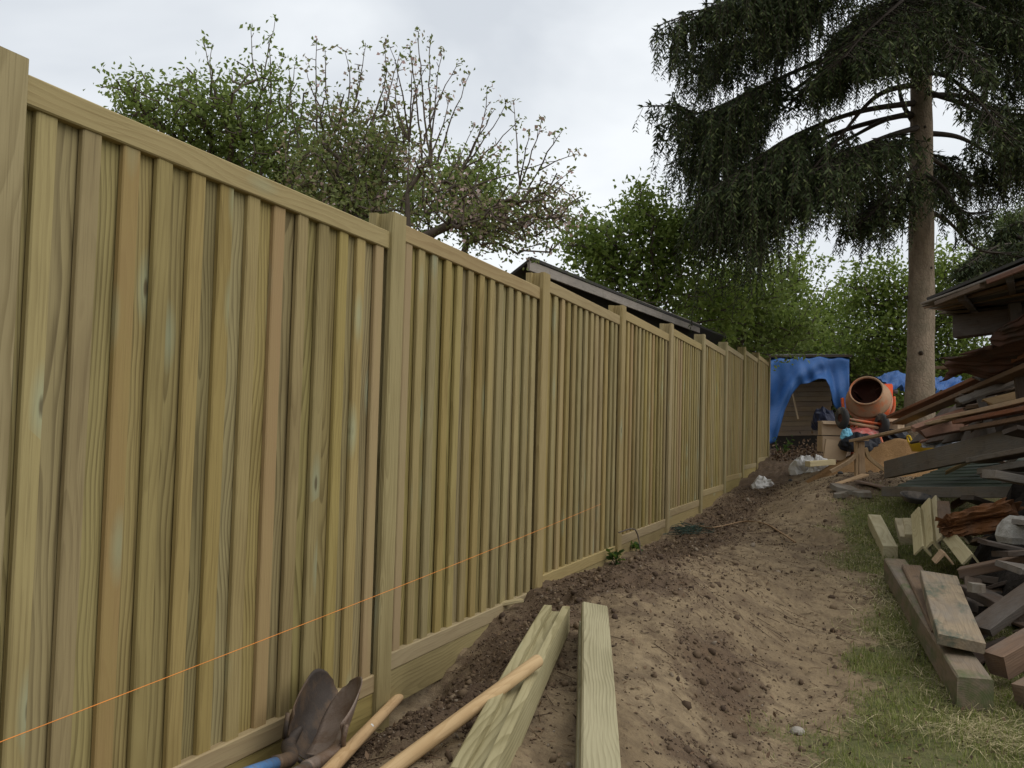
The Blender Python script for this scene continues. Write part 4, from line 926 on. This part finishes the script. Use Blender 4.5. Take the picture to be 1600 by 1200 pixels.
# old roof panel on top: boards under felt
A1, B1, C1, D1 = P(1450, 474, 7.6), P(1680, 380, 5.9), P(1700, 492, 8.2), P(1486, 494, 9.0)
rp_ = thing('roof_panel', (A1+B1+C1+D1)/4, 'topmost old roof panel jutting left from the pile, underside dark', 'roof panel')
nup = (B1-A1).cross(D1-A1).normalized(); nup = nup if nup.z > 0 else -nup
for k in range(9):
    t0, t1 = k/9+.004, (k+1)/9-.004
    a, b = A1.lerp(D1, (t0+t1)/2), B1.lerp(C1, (t0+t1)/2); w = ((D1-A1).length/9-.008)
    beam('plank', a+nup*.012, b+nup*.012, w*random.uniform(.86, 1), .018, random.choice([M_DARK, M_BROWN, M_DARK, M_GREY]), rp_, up=nup+Vector((random.uniform(-.05, .05), random.uniform(-.05, .05), 0)), nseg=3, warp=.012, ends=.05)
v, f = slab([A1+nup*.045-(D1-A1)*.012, B1+nup*.045, C1+nup*.045, D1+nup*.045], .02, nup); mobj('felt', v, f, M_FELT, rp_)
e = (B1-A1)
beam('batten', A1+e*.07-nup*.02+Vector((0, 0, -.005)), A1+e*.42-nup*.03, .04, .035, M_BROWN, rp_, up=nup)
beam('batten', A1+e*.47-nup*.02, A1+e*.97-nup*.02, .04, .035, M_RED, rp_, up=nup)
for s in (.25, .6): beam('rafter', A1.lerp(D1, .05)+e*s-nup*.035, D1+e*s*.9-nup*.035, .05, .07, M_DARK, rp_, up=nup)
tim('beam', (1494, 512, 8.3), (1700, 488, 7.6), .16, .19, M_DARK, 'thick dark beam end poking out just under the topmost roof panel', 'beam')
tim('post', (1600, 640, 7.9), (1585, 470, 7.9), .09, .09, M_DARK, 'dark upright prop holding the topmost roof panel from behind', 'post', up=(0, 1, 0))
# corrugated sheet with a ragged left end
c00, c01, c11, c10 = P(1454, 590, 8.8), P(1563, 500, 7.3), P(1700, 462, 6.3), P(1700, 575, 7.6)
V = []; F = []; nu, nv = 14, 96; nr_ = (c10-c00).cross(c01-c00).normalized()
for i_ in range(nu+1):
    for j in range(nv+1):
        u, w = i_/nu, j/nv; p = (c00*(1-u)+c10*u)*(1-w)+(c01*(1-u)+c11*u)*w
        V.append(p+nr_*(.016+.008*math.sin(w*9))*math.sin(w*2*math.pi*13+u)+nr_*.16*float(fbm(np.array([u*2.5]), np.array([w*3.5]), 44, 3)[0])+(c10-c00)*((1-u)**6)*.16*(float(fbm(np.array([w*14.]), np.array([.5]), 45, 3)[0])+.2))
for i_ in range(nu):
    for j in range(nv): F.append((i_*(nv+1)+j, i_*(nv+1)+j+1, (i_+1)*(nv+1)+j+1, (i_+1)*(nv+1)+j))
o = mobj('corrugated_sheet', V, F, M_CORR, smooth=True); o.modifiers.new('t', 'SOLIDIFY').thickness = .004
tagit(o, 'rusty brown corrugated sheet with a ragged edge below the topmost roof panel', 'sheet')
tim('plank', (1394, 652, 12.2), (1690, 522, 6.7), .15, .035, M_RED, 'upper of two long red-brown planks sloping up from the mixer to the right')
tim('plank', (1404, 661, 11.9), (1690, 540, 6.5), .15, .04, M_BROWN, 'lower of two long red-brown planks sloping up from the mixer to the right')
tim('plank', (1336, 688, 11.2), (1535, 642, 8.4), .15, .032, M_PALE, 'light-coloured plank with its left end resting on the trestle', up=(0, -.35, 1))
tim('plank', (1480, 653, 8.6), (1700, 602, 6.4), .13, .035, M_PALE, 'top plank of the small bundle lying over the light plank', up=(0, -.3, 1))
tim('plank', (1500, 659, 8.4), (1700, 618, 6.3), .14, .035, M_RED, 'middle plank of the small bundle lying over the light plank', up=(0, -.3, 1))
tim('plank', (1512, 670, 8.3), (1700, 634, 6.4), .14, .035, M_BROWN, 'lowest plank of the small bundle lying over the light plank', up=(0, -.3, 1))
tim('beam', (1386, 734, 10.4), (1690, 664, 6.6), .06, .19, M_GREY, 'thick dark grey beam on edge sloping from the sand heap up to the right', 'beam', nseg=8)
tim('plank', (1527, 720, 7.7), (1690, 690, 6.4), .19, .04, M_GREY, 'grey plank ends stacked beneath the thick dark beam, upper one')
tim('plank', (1545, 737, 7.6), (1690, 712, 6.4), .19, .05, M_GREY, 'grey plank ends stacked beneath the thick dark beam, lower one')
dq = [P(1425, 690, 10.8), P(1720, 690, 7.8), P(1720, 556, 8.0), P(1478, 640, 11.0)]; dn_ = (dq[1]-dq[0]).cross(dq[3]-dq[0]).normalized()  # added dark boards stand in for the shade behind the planks
dt = thing('dark_backdrop', sum(dq, Vector())/4, 'added dark boarded door standing in shadow behind the long red-brown planks', 'backdrop')
for k in range(9):
    t0 = (k+.5)/9; beam('plank', dq[0].lerp(dq[1], t0), dq[3].lerp(dq[2], t0), (dq[1]-dq[0]).length/9-.006, .022, M_DARK, dt, up=dn_, nseg=2)
for t0 in (.2, .75): beam('ledge', dq[0].lerp(dq[3], t0)-dn_*.03, dq[1].lerp(dq[2], t0)-dn_*.03, .09, .025, M_BROWN, dt, up=dn_, nseg=2)
tim('plank', (1556, 700, 8.2), (1528, 610, 8.5), .07, .03, M_GREY, 'short grey stick standing askew before the added dark door', 'stick', up=(0, 1, 0))
tim('plank', (1440, 668, 10.6), (1660, 585, 7.6), .10, .03, M_DARK, 'dark plank sloping up just under the two red-brown ones')
tim('plank', (1470, 575, 8.9), (1700, 566, 7.4), .12, .03, M_BROWN, 'brown board just beneath the corrugated sheet, nearly level')
for k in range(34):
    px = random.uniform(1430, 1640); py = np.interp(px, [1430, 1640], [668, 560])+random.uniform(-8, 150); z = np.interp(px, [1430, 1640], [10.6, 7.6])+random.uniform(-.2, 1.0)
    L = random.uniform(.35, 1.2); c = P(px, py, z); g_ = gz(c.x, c.y)
    if c.z < g_+.1 or (px < 1490 and py > 672): continue
    dd = (P(px+60, py-random.uniform(-25, 60), z-random.uniform(-.3, 1.0))-c).normalized()
    o = beam('broken_board', c-dd*L/2, c+dd*L/2, random.uniform(.05, .16), random.uniform(.015, .04), (mt := random.choice([M_BROWN, M_RED, M_BROWN, M_GREY, M_DARK, M_PALE])), up=(random.uniform(-.7, .7), random.uniform(-.7, .3), 1), nseg=4, ends=.025, warp=.012)
    cn = HUE[mt.name]; tagit(o, 'broken '+cn+' board jumbled between the sloping planks of the pile', 'board', 'broken '+cn+' boards between the planks')
# green slatted panel
a0, b0, c0, d0 = P(1392, 764, 9.9), P(1640, 762, 8.0), P(1660, 712, 8.9), P(1492, 724, 10.7)
t = thing('green_panel', (a0+b0+c0+d0)/4, 'dark green slatted panel lying at a slant above the long grey beam', 'panel'); nn_ = (b0-a0).cross(d0-a0).normalized()
nn_ = nn_ if nn_.z > 0 else -nn_
for k in range(8):
    t0 = (k+.5)/8; beam('slat', a0.lerp(d0, t0), b0.lerp(c0, t0), (d0-a0).length/8-.02, .02, M_GREENSH, t, up=nn_, nseg=1)
v, f = slab([a0-nn_*.02, b0-nn_*.02, c0-nn_*.02, d0-nn_*.02], .01, nn_); mobj('backing', v, f, M_DARK, t)
tim('beam', (1384, 768, 9.7), (1660, 769, 7.6), .10, .10, M_GREY, 'long level grey beam at the foot of the sand with soil below it', 'beam')
v, f = lathe([(0, .0), (0, .10), (.05, .14), (.06, .142), (.055, .13), (.01, .095), (.01, 0)], (.1, -.2, 1), P(1430, 783, 8.9), 24)
tagit(mobj('black_bowl', v, f, M_RUBBER, smooth=True), 'shallow black bowl lying under the long grey beam', 'bowl')
# fresh offcuts
def onG(px, py, up=0.): p = G(px, py); p.z += up; return p
def lie(name, near, far, w, t, mat, label, cat, h=0., **k):
    a = onG(*near, t/2+h); b = onG(*far, t/2+h); return tagit(beam(name, a, b, w, t, mat, **k), label, cat, 'fresh timber offcuts')
lie('timber_block', (1391, 874), (1366, 822), .115, .11, M_LIGHT, 'square fresh timber block lying alone on the grass', 'block', warp=0)
lie('timber_block', (1417, 852), (1408, 822), .115, .075, M_LIGHT, 'shorter fresh timber block beside the zigzag offcuts', 'block', warp=0)
VSEC = [(-.062, -.03), (-.05, -.034), (0, .026), (.05, -.034), (.062, -.03), (.006, .045), (-.006, .045)]
def vee(near, far, label, hn, hf, mat=M_LIGHT, up=(0, 0, 1)):
    a = P(*near); b = P(*far); o = beam('ridge_offcut', a, b, 0, 0, mat, sec=VSEC, up=up, warp=0, nseg=2); return tagit(o, label, 'offcut', 'fresh timber offcuts')
vee((1442, 862, 7.0), (1436, 800, 7.8), 'leftmost of the V-shaped fresh offcuts leaning on the pile', 0, 0)
vee((1457, 855, 7.0), (1452, 786, 7.9), 'middle V-shaped fresh offcut leaning on the pile', 0, 0)
vee((1471, 848, 7.05), (1462, 782, 7.9), 'right V-shaped fresh offcut, its top beside the dark block', 0, 0)
vee((1519, 876, 6.4), (1488, 838, 7.0), 'yellowish V-shaped offcut lying apart below the rotten log', 0, 0, M_LIGHT)
vee((1500, 842, 6.9), (1508, 832, 7.3), 'stubby V-shaped offcut tucked behind the yellowish one', 0, 0, M_LIGHT)
vee((1476, 874, 6.5), (1470, 868, 6.75), 'short broken V-shaped offcut in front of the zigzag ends', 0, 0, M_PALE)
tim('timber_block', (1424, 838, 7.6), (1420, 812, 8.2), .10, .03, M_LIGHT, 'flat fresh offcut leaning left of the V-shaped ones', 'block', group='fresh timber offcuts')
tim('timber_block', (1478, 828, 7.1), (1474, 790, 7.5), .09, .08, M_BROWN, 'dark square block upright beside the V-shaped offcuts', 'block')
# rotten log, concrete lump
V = []; F = []; a, b = P(1480, 824, 7.0), P(1585, 800, 6.7); nseg, na = 34, 60; q = frame_quat(b-a, (0, 0, 1)); L = (b-a).length
for i_ in range(nseg+1):
    for j in range(na):
        an = 2*math.pi*j/na; rr_ = .105+.04*math.sin(an*3+1)+.05*float(fbm(np.array([an*4.]), np.array([i_*.12]), 12, 3)[0])
        rr_ += .022*float(fbm(np.array([an*14.]), np.array([i_*.05]), 15, 2)[0])*2; rr_ *= (1-.6*max(0, (7-i_)/7)*random.random()); V.append(a+q @ Vector((rr_*math.cos(an), rr_*.75*math.sin(an), L*i_/nseg+(random.uniform(-.05, .05) if i_ in (0, nseg) else 0))))
for i_ in range(nseg):
    for j in range(na): F.append((i_*na+j, i_*na+(j+1) % na, (i_+1)*na+(j+1) % na, (i_+1)*na+j))
F += [tuple(range(na))[::-1], tuple(range(nseg*na, nseg*na+na))]
tagit(mobj('rotten_log', V, F, M_ROT), 'splintered red-brown rotten log on the front of the pile', 'log')
tim('board', (1472, 838, 7.2), (1560, 815, 7.0), .10, .05, M_BROWN, 'brown board under the splintered rotten log', 'board')
crumple('concrete_lump', P(1592, 838, 6.3), .13, .13, .13, M_CONC, 'pale lump of broken concrete at the right edge beside the rotten log', 'rubble', 21, .25, 16)
# sleepers and beams in front
tagit(beam('sleeper', onG(1516, 1112, .075)+Vector((.02, 0, 0)), onG(1398, 908, .09), .15, .15, M_MOSSY, c=.008), 'long mossy sleeper at the edge of the grass, nearest of the pile', 'sleeper')
tagit(beam('sleeper', P(1476, 1004, 4.95), P(1424, 897, 6.6), .13, .13, M_SLEEP, c=.008), 'second mossy sleeper resting behind the long one', 'sleeper')
tim('board', (1502, 1006, 4.55), (1466, 902, 5.85), .21, .055, M_GREENB, 'wide brown board with a dull green patch lying across the sleepers', 'board', up=(.12, -.1, 1))
tim('beam', (1556, 1040, 4.5), (1690, 962, 4.7), .12, .12, M_BROWN, 'dark square beam poking towards the right edge, below the wide board', 'beam')
tim('beam', (1604, 1092, 4.2), (1700, 1030, 4.4), .12, .12, M_BROWN, 'dark beam end cut by the right edge, low in the grass', 'beam')
tim('board', (1530, 985, 4.9), (1640, 905, 5.2), .14, .05, M_DARK, 'dark board in the gap behind the wide board', 'board')
tim('board', (1512, 920, 5.6), (1600, 965, 5.0), .12, .05, M_DARK, 'dark board slanting down behind the wide board', 'board')
tim('board', (1500, 895, 6.0), (1620, 870, 5.8), .16, .06, M_BROWN, 'brown board end under the yellowish V-shaped offcut', 'board')
tim('board', (1520, 905, 5.9), (1524, 960, 5.5), .10, .03, M_DARK, 'short dark board standing on end behind the sleepers', 'board', up=(0, 1, 0))
for k in range(6):
    p = P(1525+k*14, 925+((k*37) % 60), 5.3+.1*(k % 3)); lump('rubble', p, .05, .04, .05, k, M_SLATE if k % 3 == 0 else M_HEAP, 'fist-sized bit of rubble caught in the timber pile', 'rubble', 'rubble in the pile', (0, 0), k)

for k in range(26):
    px = random.uniform(1500, 1660); py = random.uniform(868, 1075); z = np.interp(py, [868, 1075], [6.5, 4.75])+random.uniform(0, .3); c = P(px, py, z); c.z = max(c.z, gz(c.x, c.y)+.04)
    if c.x < .50: continue
    a = random.uniform(-1.3, 1.3); dd = Vector((math.cos(a)*.6+.25, math.sin(a), random.uniform(-.25, .35))).normalized(); L = random.uniform(.2, .6)
    o = beam('broken_board', c-dd*L*.3, c+dd*L*.7, random.uniform(.04, .12), random.uniform(.015, .05), (mt := random.choice([M_DARK, M_DARK, M_BROWN, M_SHEDWALL])), up=(random.uniform(-.6, .6), random.uniform(-.6, .4), 1), nseg=3, ends=.02, warp=.01)
    cn = HUE[mt.name]; tagit(o, cn+' broken scrap of board low in the pile behind the sleepers', 'board', cn+' scraps low in the pile')
# ------------------------------------------------------------------ foreground: spare posts, handles, shovels
def hpost(name, near, far, rollup, label, w=.112, d=.12):
    sec = [(x+d/2, y) for x, y in HSEC(w, d, .026, .040, .088)]
    a, b = Vector(near), Vector(far); o = beam(name, a, b, 0, 0, M_NEWPOST, sec=sec, up=rollup, warp=.004)
    return tagit(o, label, 'post', 'spare slotted posts')
def rest(p, h): p = Vector(p); p.z = gz(p.x, p.y)+h; return p
u2a, u2b = P(937, 1250, 2.36), P(926, 990, 4.15)
hpost('slotted_post', rest(u2a, .085), rest(u2b, .10), cr+cu*-.16, 'spare slotted post lying flat face up on the soil, right of the other one')
u1a, u1b = P(735, 1250, 2.42), P(868, 1010, 4.2)
hpost('slotted_post', rest(u1a, .06), rest(u1b, .07), Vector((0, 0, 1)), 'spare slotted post lying groove up, crossed by a wooden handle')
def handle(name, pts, rad, label):
    v, f = polytube(smooth_path(pts, 10), [rad]*(10*(len(pts)-1)+1), 16)
    ex = Vector(pts[-1]); 
    o = link(name, None or mesh(name, [Vector(p)-Vector(pts[0]) for p in v], f, True), M_HANDLE, None, pts[0])
    # turn the object so that its grain runs along its length
    q = frame_quat(Vector(pts[-1])-Vector(pts[0]), (0, 0, 1)); o.data.transform(q.to_matrix().to_4x4().inverted()); o.rotation_mode = 'QUATERNION'; o.rotation_quaternion = q
    bv = o.modifiers.new('b', 'BEVEL'); bv.width = .01; bv.segments = 3; bv.limit_method = 'ANGLE'; bv.angle_limit = 1.0
    return tagit(o, label, 'handle')
h2a, h2b = hover(585, 1222, .03), hover(842, 1031, .165)
handle('wooden_handle', [h2a, h2a.lerp(h2b, .5), h2b], .0225, 'longer pale wooden tool handle resting across the grooved post')
h1a, h1b = hover(497, 1222, .06), hover(632, 1080, .05)
hn = handle('wooden_handle', [h1a, h1a.lerp(h1b, .5), h1b], .021, 'shorter brown wooden tool handle pointing at the second fence post')
sp_ = P(556, 1161, (h1a-Vector((0, 0, EZ))).dot(cf)*.55+(h1b-Vector((0, 0, EZ))).dot(cf)*.45); nrmv = (Vector((0, 0, EZ))-sp_).normalized()
axh = (h1b-h1a).normalized(); foot_ = h1a+axh*((sp_-h1a).dot(axh)); sdv = axh.cross(nrmv).normalized(); nv_ = sdv.cross(axh).normalized()
nv_ = nv_ if nv_.dot(nrmv) > 0 else -nv_
V = []; F = []
for i_ in range(2):
    for j in range(5):
        a = (j-2)*.14; V.append(foot_+axh*(i_-.5)*.020+(nv_*math.cos(a)+sdv*math.sin(a))*.0217)
for j in range(4): F.append((j, j+1, 6+j, 5+j))
st = mobj('sticker', V, F, plain('white_sticker', (.7, .7, .68), .5, bump=0), None); w_ = wl(st); st.parent = hn; 
bpy.context.view_layer.update(); st.matrix_parent_inverse = hn.matrix_world.inverted()

def shovel(label, tip, base_, nrm_, shaft_end, wid, mblade, mshaft, dish=.055, sleeve=None):
    tip, base_, nrm_, shaft_end = Vector(tip), Vector(base_), Vector(nrm_).normalized(), Vector(shaft_end)
    t = thing('shovel', base_, label, 'shovel', 'shovels by the fence'); ax = tip-base_; L = ax.length; ax.normalize()
    nrm_ = (nrm_-ax*nrm_.dot(ax)).normalized(); sd_ = ax.cross(nrm_)
    V = []; F = []; nu, nv = 16, 18
    for i_ in range(nv+1):
        s = i_/nv; hw = wid/2*(.93+.10*math.sin(s*2.2))*(1 if s < .62 else math.sqrt(max(0, 1-((s-.62)/.385)**2.3)))*(1 if s > .06 else .86+s*2.3)
        for j in range(nu+1):
            u = j/nu*2-1
            zz = -dish*(1-u*u)*(1-.65*s)*min(1, hw/(wid*.42))+(.02*(1-s)**3 if abs(u) > .15 else .0)+.012*s*s
            zz += .016*math.exp(-(u/.16)**2)*max(0, 1-s*2.2)-.012*s**3*0
            V.append(base_+ax*L*s+sd_*hw*u+nrm_*zz)
    for i_ in range(nv):
        for j in range(nu): k = i_*(nu+1)+j; F.append((k, k+1, k+nu+2, k+nu+1))
    b = mobj('blade', V, F, mblade, t, True); b.modifiers.new('t', 'SOLIDIFY').thickness = .0035
    for s in (-1, 1):                                           # rolled treads on the shoulders
        v, f = polytube([base_+sd_*s*.025-nrm_*dish*.8, base_+sd_*s*wid*.25-nrm_*dish*.45-ax*.006, base_+sd_*s*wid*.45], .008, 8); mobj('tread', v, f, mblade, t, True)
    c0 = base_+ax*.10-nrm_*dish*.55; mid = base_-ax*.10+nrm_*.005
    pts = smooth_path([c0, base_-nrm_*dish*.7, mid, mid.lerp(shaft_end, .35)], 6); n_ = len(pts)
    v, f = polytube(pts, [.008+.016*min(1, k/6) for k in range(n_)], 14); mobj('socket', v, f, mblade, t, True)
    v, f = polytube([mid.lerp(shaft_end, .33), mid.lerp(shaft_end, .7), shaft_end], .0195, 14); mobj('shaft', v, f, mshaft, t, True)
    return t
tocam = (-cf*.75+cr*.25+cu*.35)
shovel('dark round-mouthed shovel with a blue shaft, propped against the bottom of the fence', P(520, 1072, 3.42), P(468, 1158, 3.06), -cf*.55+cr*.75+cu*.2, P(378, 1212, 2.62), .225, M_BLADE, M_BLUEPAINT)
shovel('lighter worn shovel with a grey shaft, overlapping the dark one', P(545, 1072, 3.26), P(512, 1160, 2.97), -cf*.75-cr*.5+cu*.25, P(440, 1220, 2.60), .20, M_BLADE2, M_STEEL)
# splinter of board, root, twigs, stones
p, q = G(767, 959), G(816, 951); tagit(beam('timber_offcut', p+Vector((0, 0, .04)), q+Vector((0, 0, .045)), .045, .02, M_LIGHT), 'thin pale offcut lying on the soil below the second panel', 'offcut')
rt = [onG(a, b, .03) for a, b in ((1092, 826), (1112, 829), (1135, 825), (1165, 819), (1195, 823), (1218, 836), (1243, 853))]
v, f = polytube(smooth_path(rt, 6), .008, 7); tagit(mobj('root', v, f, M_SANDSTICK, smooth=True), 'long pale root curving over the bare soil of the path', 'root')
rt = [onG(1002, 866, .0), onG(1002, 866, .0)+Vector((-.08, .12, .18)), P(967, 832, 7.0)]
v, f = polytube(smooth_path(rt, 4), .006, 6); tagit(mobj('twig', v, f, M_TWIG, smooth=True), 'thin bare twig leaning on a fence post beside small weeds', 'twig')
for k, (px, py, r, lb) in enumerate([(1246, 1148, .030, 'pale round stone at the edge of the grass, nearest the camera'), (1313, 741, .035, 'small dark stone on the sandy ground in front of the trestle'), (1235, 752, .03, 'small dark stone on the path towards the mixer')]):
    p = onG(px, py, .0); crumple('stone', p+Vector((0, 0, r*.4)), r, r*.8, r*.7, M_STONE if k == 0 else M_RUBBER, lb, 'stone', 30+k, .08, 14)
def weed(px, py, n, h, label, seed, dep=None):
    rr = np.random.default_rng(seed); p = on_ground(px, py, dep) if dep else onG(px, py); t = thing('weed', p, label, 'plant', 'weeds along the fence'); segs = []; C = []; D = []
    for k in range(n):
        a = rr.uniform(0, 6.28); d = np.array([math.cos(a)*.5, math.sin(a)*.5, 1.]); L = h*rr.uniform(.5, 1); e = np.array(p)+d*L; segs.append((np.array(p), e, .003, .002))
        for j in range(5): C.append(np.array(p)+d*L*(.4+.15*j)); D.append(np.array([math.cos(a+j*2.4), math.sin(a+j*2.4), .3]))
    V, F = tubes(segs, 4); link('stem', npmesh('stem', V-np.array(p), F), L_WEED, t, p)['kind'] = 'stuff'
    V, F = leaves(np.array(C), .075, dirs=np.array(D), asp=.5); link('leaf', npmesh('leaf', V-np.array(p), F), L_WEED, t, p)['kind'] = 'stuff'
weed(962, 884, 5, .11, 'small leafy weed beside the fourth fence post', 1); weed(994, 862, 3, .08, 'tiny weed right of the leaning twig', 2)
weed(1222, 668, 9, .45, 'tall weed growing in front of the blue tarpaulin', 4, 18.6)
c = np.array(onG(1075, 832, .03)); pp = [Vector(c+RNG.normal(size=3)*np.array([.10, .18, .03])) for k in range(70)]
v, f = polytube(smooth_path(pp, 3), .0025, 4); mobj('netting', v, f, M_NET, None, False, c); tagit(COL.objects[-1], 'tangle of dark green netting on the soil by the fence', 'netting')

# ------------------------------------------------------------------ loose earth, litter, grass
ico = [(0, 0, -1), (.72, -.53, -.45), (-.28, -.85, -.45), (-.89, 0, -.45), (-.28, .85, -.45), (.72, .53, -.45), (.28, -.85, .45), (-.72, -.53, .45), (-.72, .53, .45), (.28, .85, .45), (.89, 0, .45), (0, 0, 1)]
icf = [(0, 1, 2), (1, 0, 5), (0, 2, 3), (0, 3, 4), (0, 4, 5), (1, 5, 10), (2, 1, 6), (3, 2, 7), (4, 3, 8), (5, 4, 9), (1, 10, 6), (2, 6, 7), (3, 7, 8), (4, 8, 9), (5, 9, 10), (6, 10, 11), (7, 6, 11), (8, 7, 11), (9, 8, 11), (10, 9, 11)]
n = 120000; x = RNG.uniform(-1.85, .6, n); y = 1.7+RNG.random(n)**1.7*12.5
keep = RNG.random(n) < np.clip(soil_rough(x, y)**1.4*.85+.05, 0, 1)*(1-.9*grassy(x, y)); x, y = x[keep], y[keep]; n = len(x)
r = .0028*(1+RNG.pareto(2.7, n)); r = np.minimum(r, .020)*(1+.04*y)
Rm = RNG.normal(size=(n, 3, 3)); Rm, _ = np.linalg.qr(Rm)
I = np.array(ico)[None]*(1+RNG.uniform(-.45, .45, (n, 12, 1))); I = np.einsum('nij,nkj->nki', Rm, I*np.stack([np.ones(n), RNG.uniform(.6, 1, n), RNG.uniform(.5, .9, n)], 1)[:, None])
V = I*r[:, None, None]+np.stack([x, y, ground_h(x, y)+r*.25], 1)[:, None]
F = (np.arange(n)[:, None, None]*12+np.array(icf)[None]).reshape(-1, 3)
o = link('soil_clods', npmesh('soil_clods', V.reshape(-1, 3), F), M_CLOD); tagit(o, 'crumbs and clods of loose earth over the dug soil', 'clods', kind='stuff')
n = 5200; x = RNG.uniform(-1.84, .7, n); y = 1.7+RNG.random(n)**1.5*13; C = np.stack([x, y, ground_h(x, y)+.004], 1)
D = RNG.normal(size=(n, 3)); D[:, 2] *= .15; V, F = leaves(C, .028, upb=2.5, dirs=D, asp=.4)
segs = []
for k in range(1100):
    a = np.array([RNG.uniform(-1.84, .5), 1.8+RNG.random()**1.5*11, 0]); d = RNG.normal(size=2); d /= np.linalg.norm(d); L = RNG.uniform(.02, .12); b = a+np.array([d[0]*L, d[1]*L, 0])
    a[2] = float(ground_h(a[0], a[1]))+.003; b[2] = float(ground_h(b[0], b[1]))+.006; segs.append((a, b, .0016, .001))
V2, F2 = tubes(segs, 4); o = link('leaf_litter', npmesh('leaf_litter', np.concatenate([V, V2]), np.concatenate([F, F2+len(V)])), L_LITTER)
tagit(o, 'dead leaves and bits of twig scattered over the soil', 'litter', kind='stuff')

def blades(n, x, y, hmin, hmax, wid, lay, mat, name, label, cat):
    h = RNG.uniform(hmin, hmax, n)*(1-.0*y); a = RNG.uniform(0, 6.283, n); ln = RNG.uniform(lay[0], lay[1], n)
    d = np.stack([np.cos(a)*np.sin(ln), np.sin(a)*np.sin(ln), np.cos(ln)], 1); s = np.stack([-np.sin(a), np.cos(a), np.zeros(n)], 1)*(wid*RNG.uniform(.6, 1.4, n)*(1+.06*y))[:, None]
    B = np.stack([x, y, ground_h(x, y)-.002], 1); mid = B+d*(h*.55)[:, None]; dd = d.copy(); dd[:, 2] -= .45*np.sin(ln+.4); tip = mid+dd*(h*.5)[:, None]
    tip[:, 2] = np.maximum(tip[:, 2], ground_h(tip[:, 0], tip[:, 1])+.003)
    V = np.stack([B-s*.5, B+s*.5, mid+s*.4, mid-s*.4, tip], 1).reshape(-1, 3); k = np.arange(n)[:, None]*5
    F = np.concatenate([k+np.array([[0, 1, 2]]), k+np.array([[0, 2, 3]]), k+np.array([[3, 2, 4]])])
    o = link(name, npmesh(name, V, F), mat); return tagit(o, label, cat, kind='stuff')
n = 230000; x = RNG.uniform(-.75, 1.7, n); y = 2.4+RNG.random(n)**1.5*9.2
clump = .5+.9*fbm(x*3.5, y*3.5, 60, 3)
k = RNG.random(n) < grassy(x, y)**1.5*np.clip(clump+.15, .06, 1)*np.where(x > .75, .4, 1); x, y = x[k], y[k]
blades(len(x), x, y, .018, .062, .0026, (.1, 1.15), L_GRASS, 'grass', 'short patchy green grass along the right of the path', 'grass')
n = 75000; x = RNG.uniform(-.75, 1.3, n); y = 2.4+RNG.random(n)**1.5*8.5
k = RNG.random(n) < grassy(x, y)*np.clip(.25+1.4*fbm(x*2.5, y*2.5, 90, 3), 0, 1); x, y = x[k], y[k]
blades(len(x), x, y, .06, .20, .0030, (1.2, 1.5), L_STRAW, 'straw', 'dry straw-coloured grass clippings lying over the turf', 'grass')
print('objects', len(bpy.data.objects), 'tris', sum(len(o.data.polygons) for o in bpy.data.objects if o.type == 'MESH' and o.data.users == 1))
# dead leaves and stalks in the dark corner below the tarpaulin
n = 800; px = RNG.uniform(1206, 1300, n); C = np.array([P(a, 690, b) for a, b in zip(px, RNG.uniform(17.6, 20.0, n))]); 
hgt = np.abs(RNG.normal(size=n))*.22*np.clip(.4+fbm(C[:, 0]*3, C[:, 1]*3, 4, 2), .05, 1.2); C[:, 2] = ground_h(C[:, 0], C[:, 1])+hgt
V, F = leaves(C, .07, upb=.8); tagit(link('undergrowth', npmesh('undergrowth', V, F), L_LITTER), 'dead leaves and dry stalks covering the corner below the tarpaulin', 'undergrowth', kind='stuff')
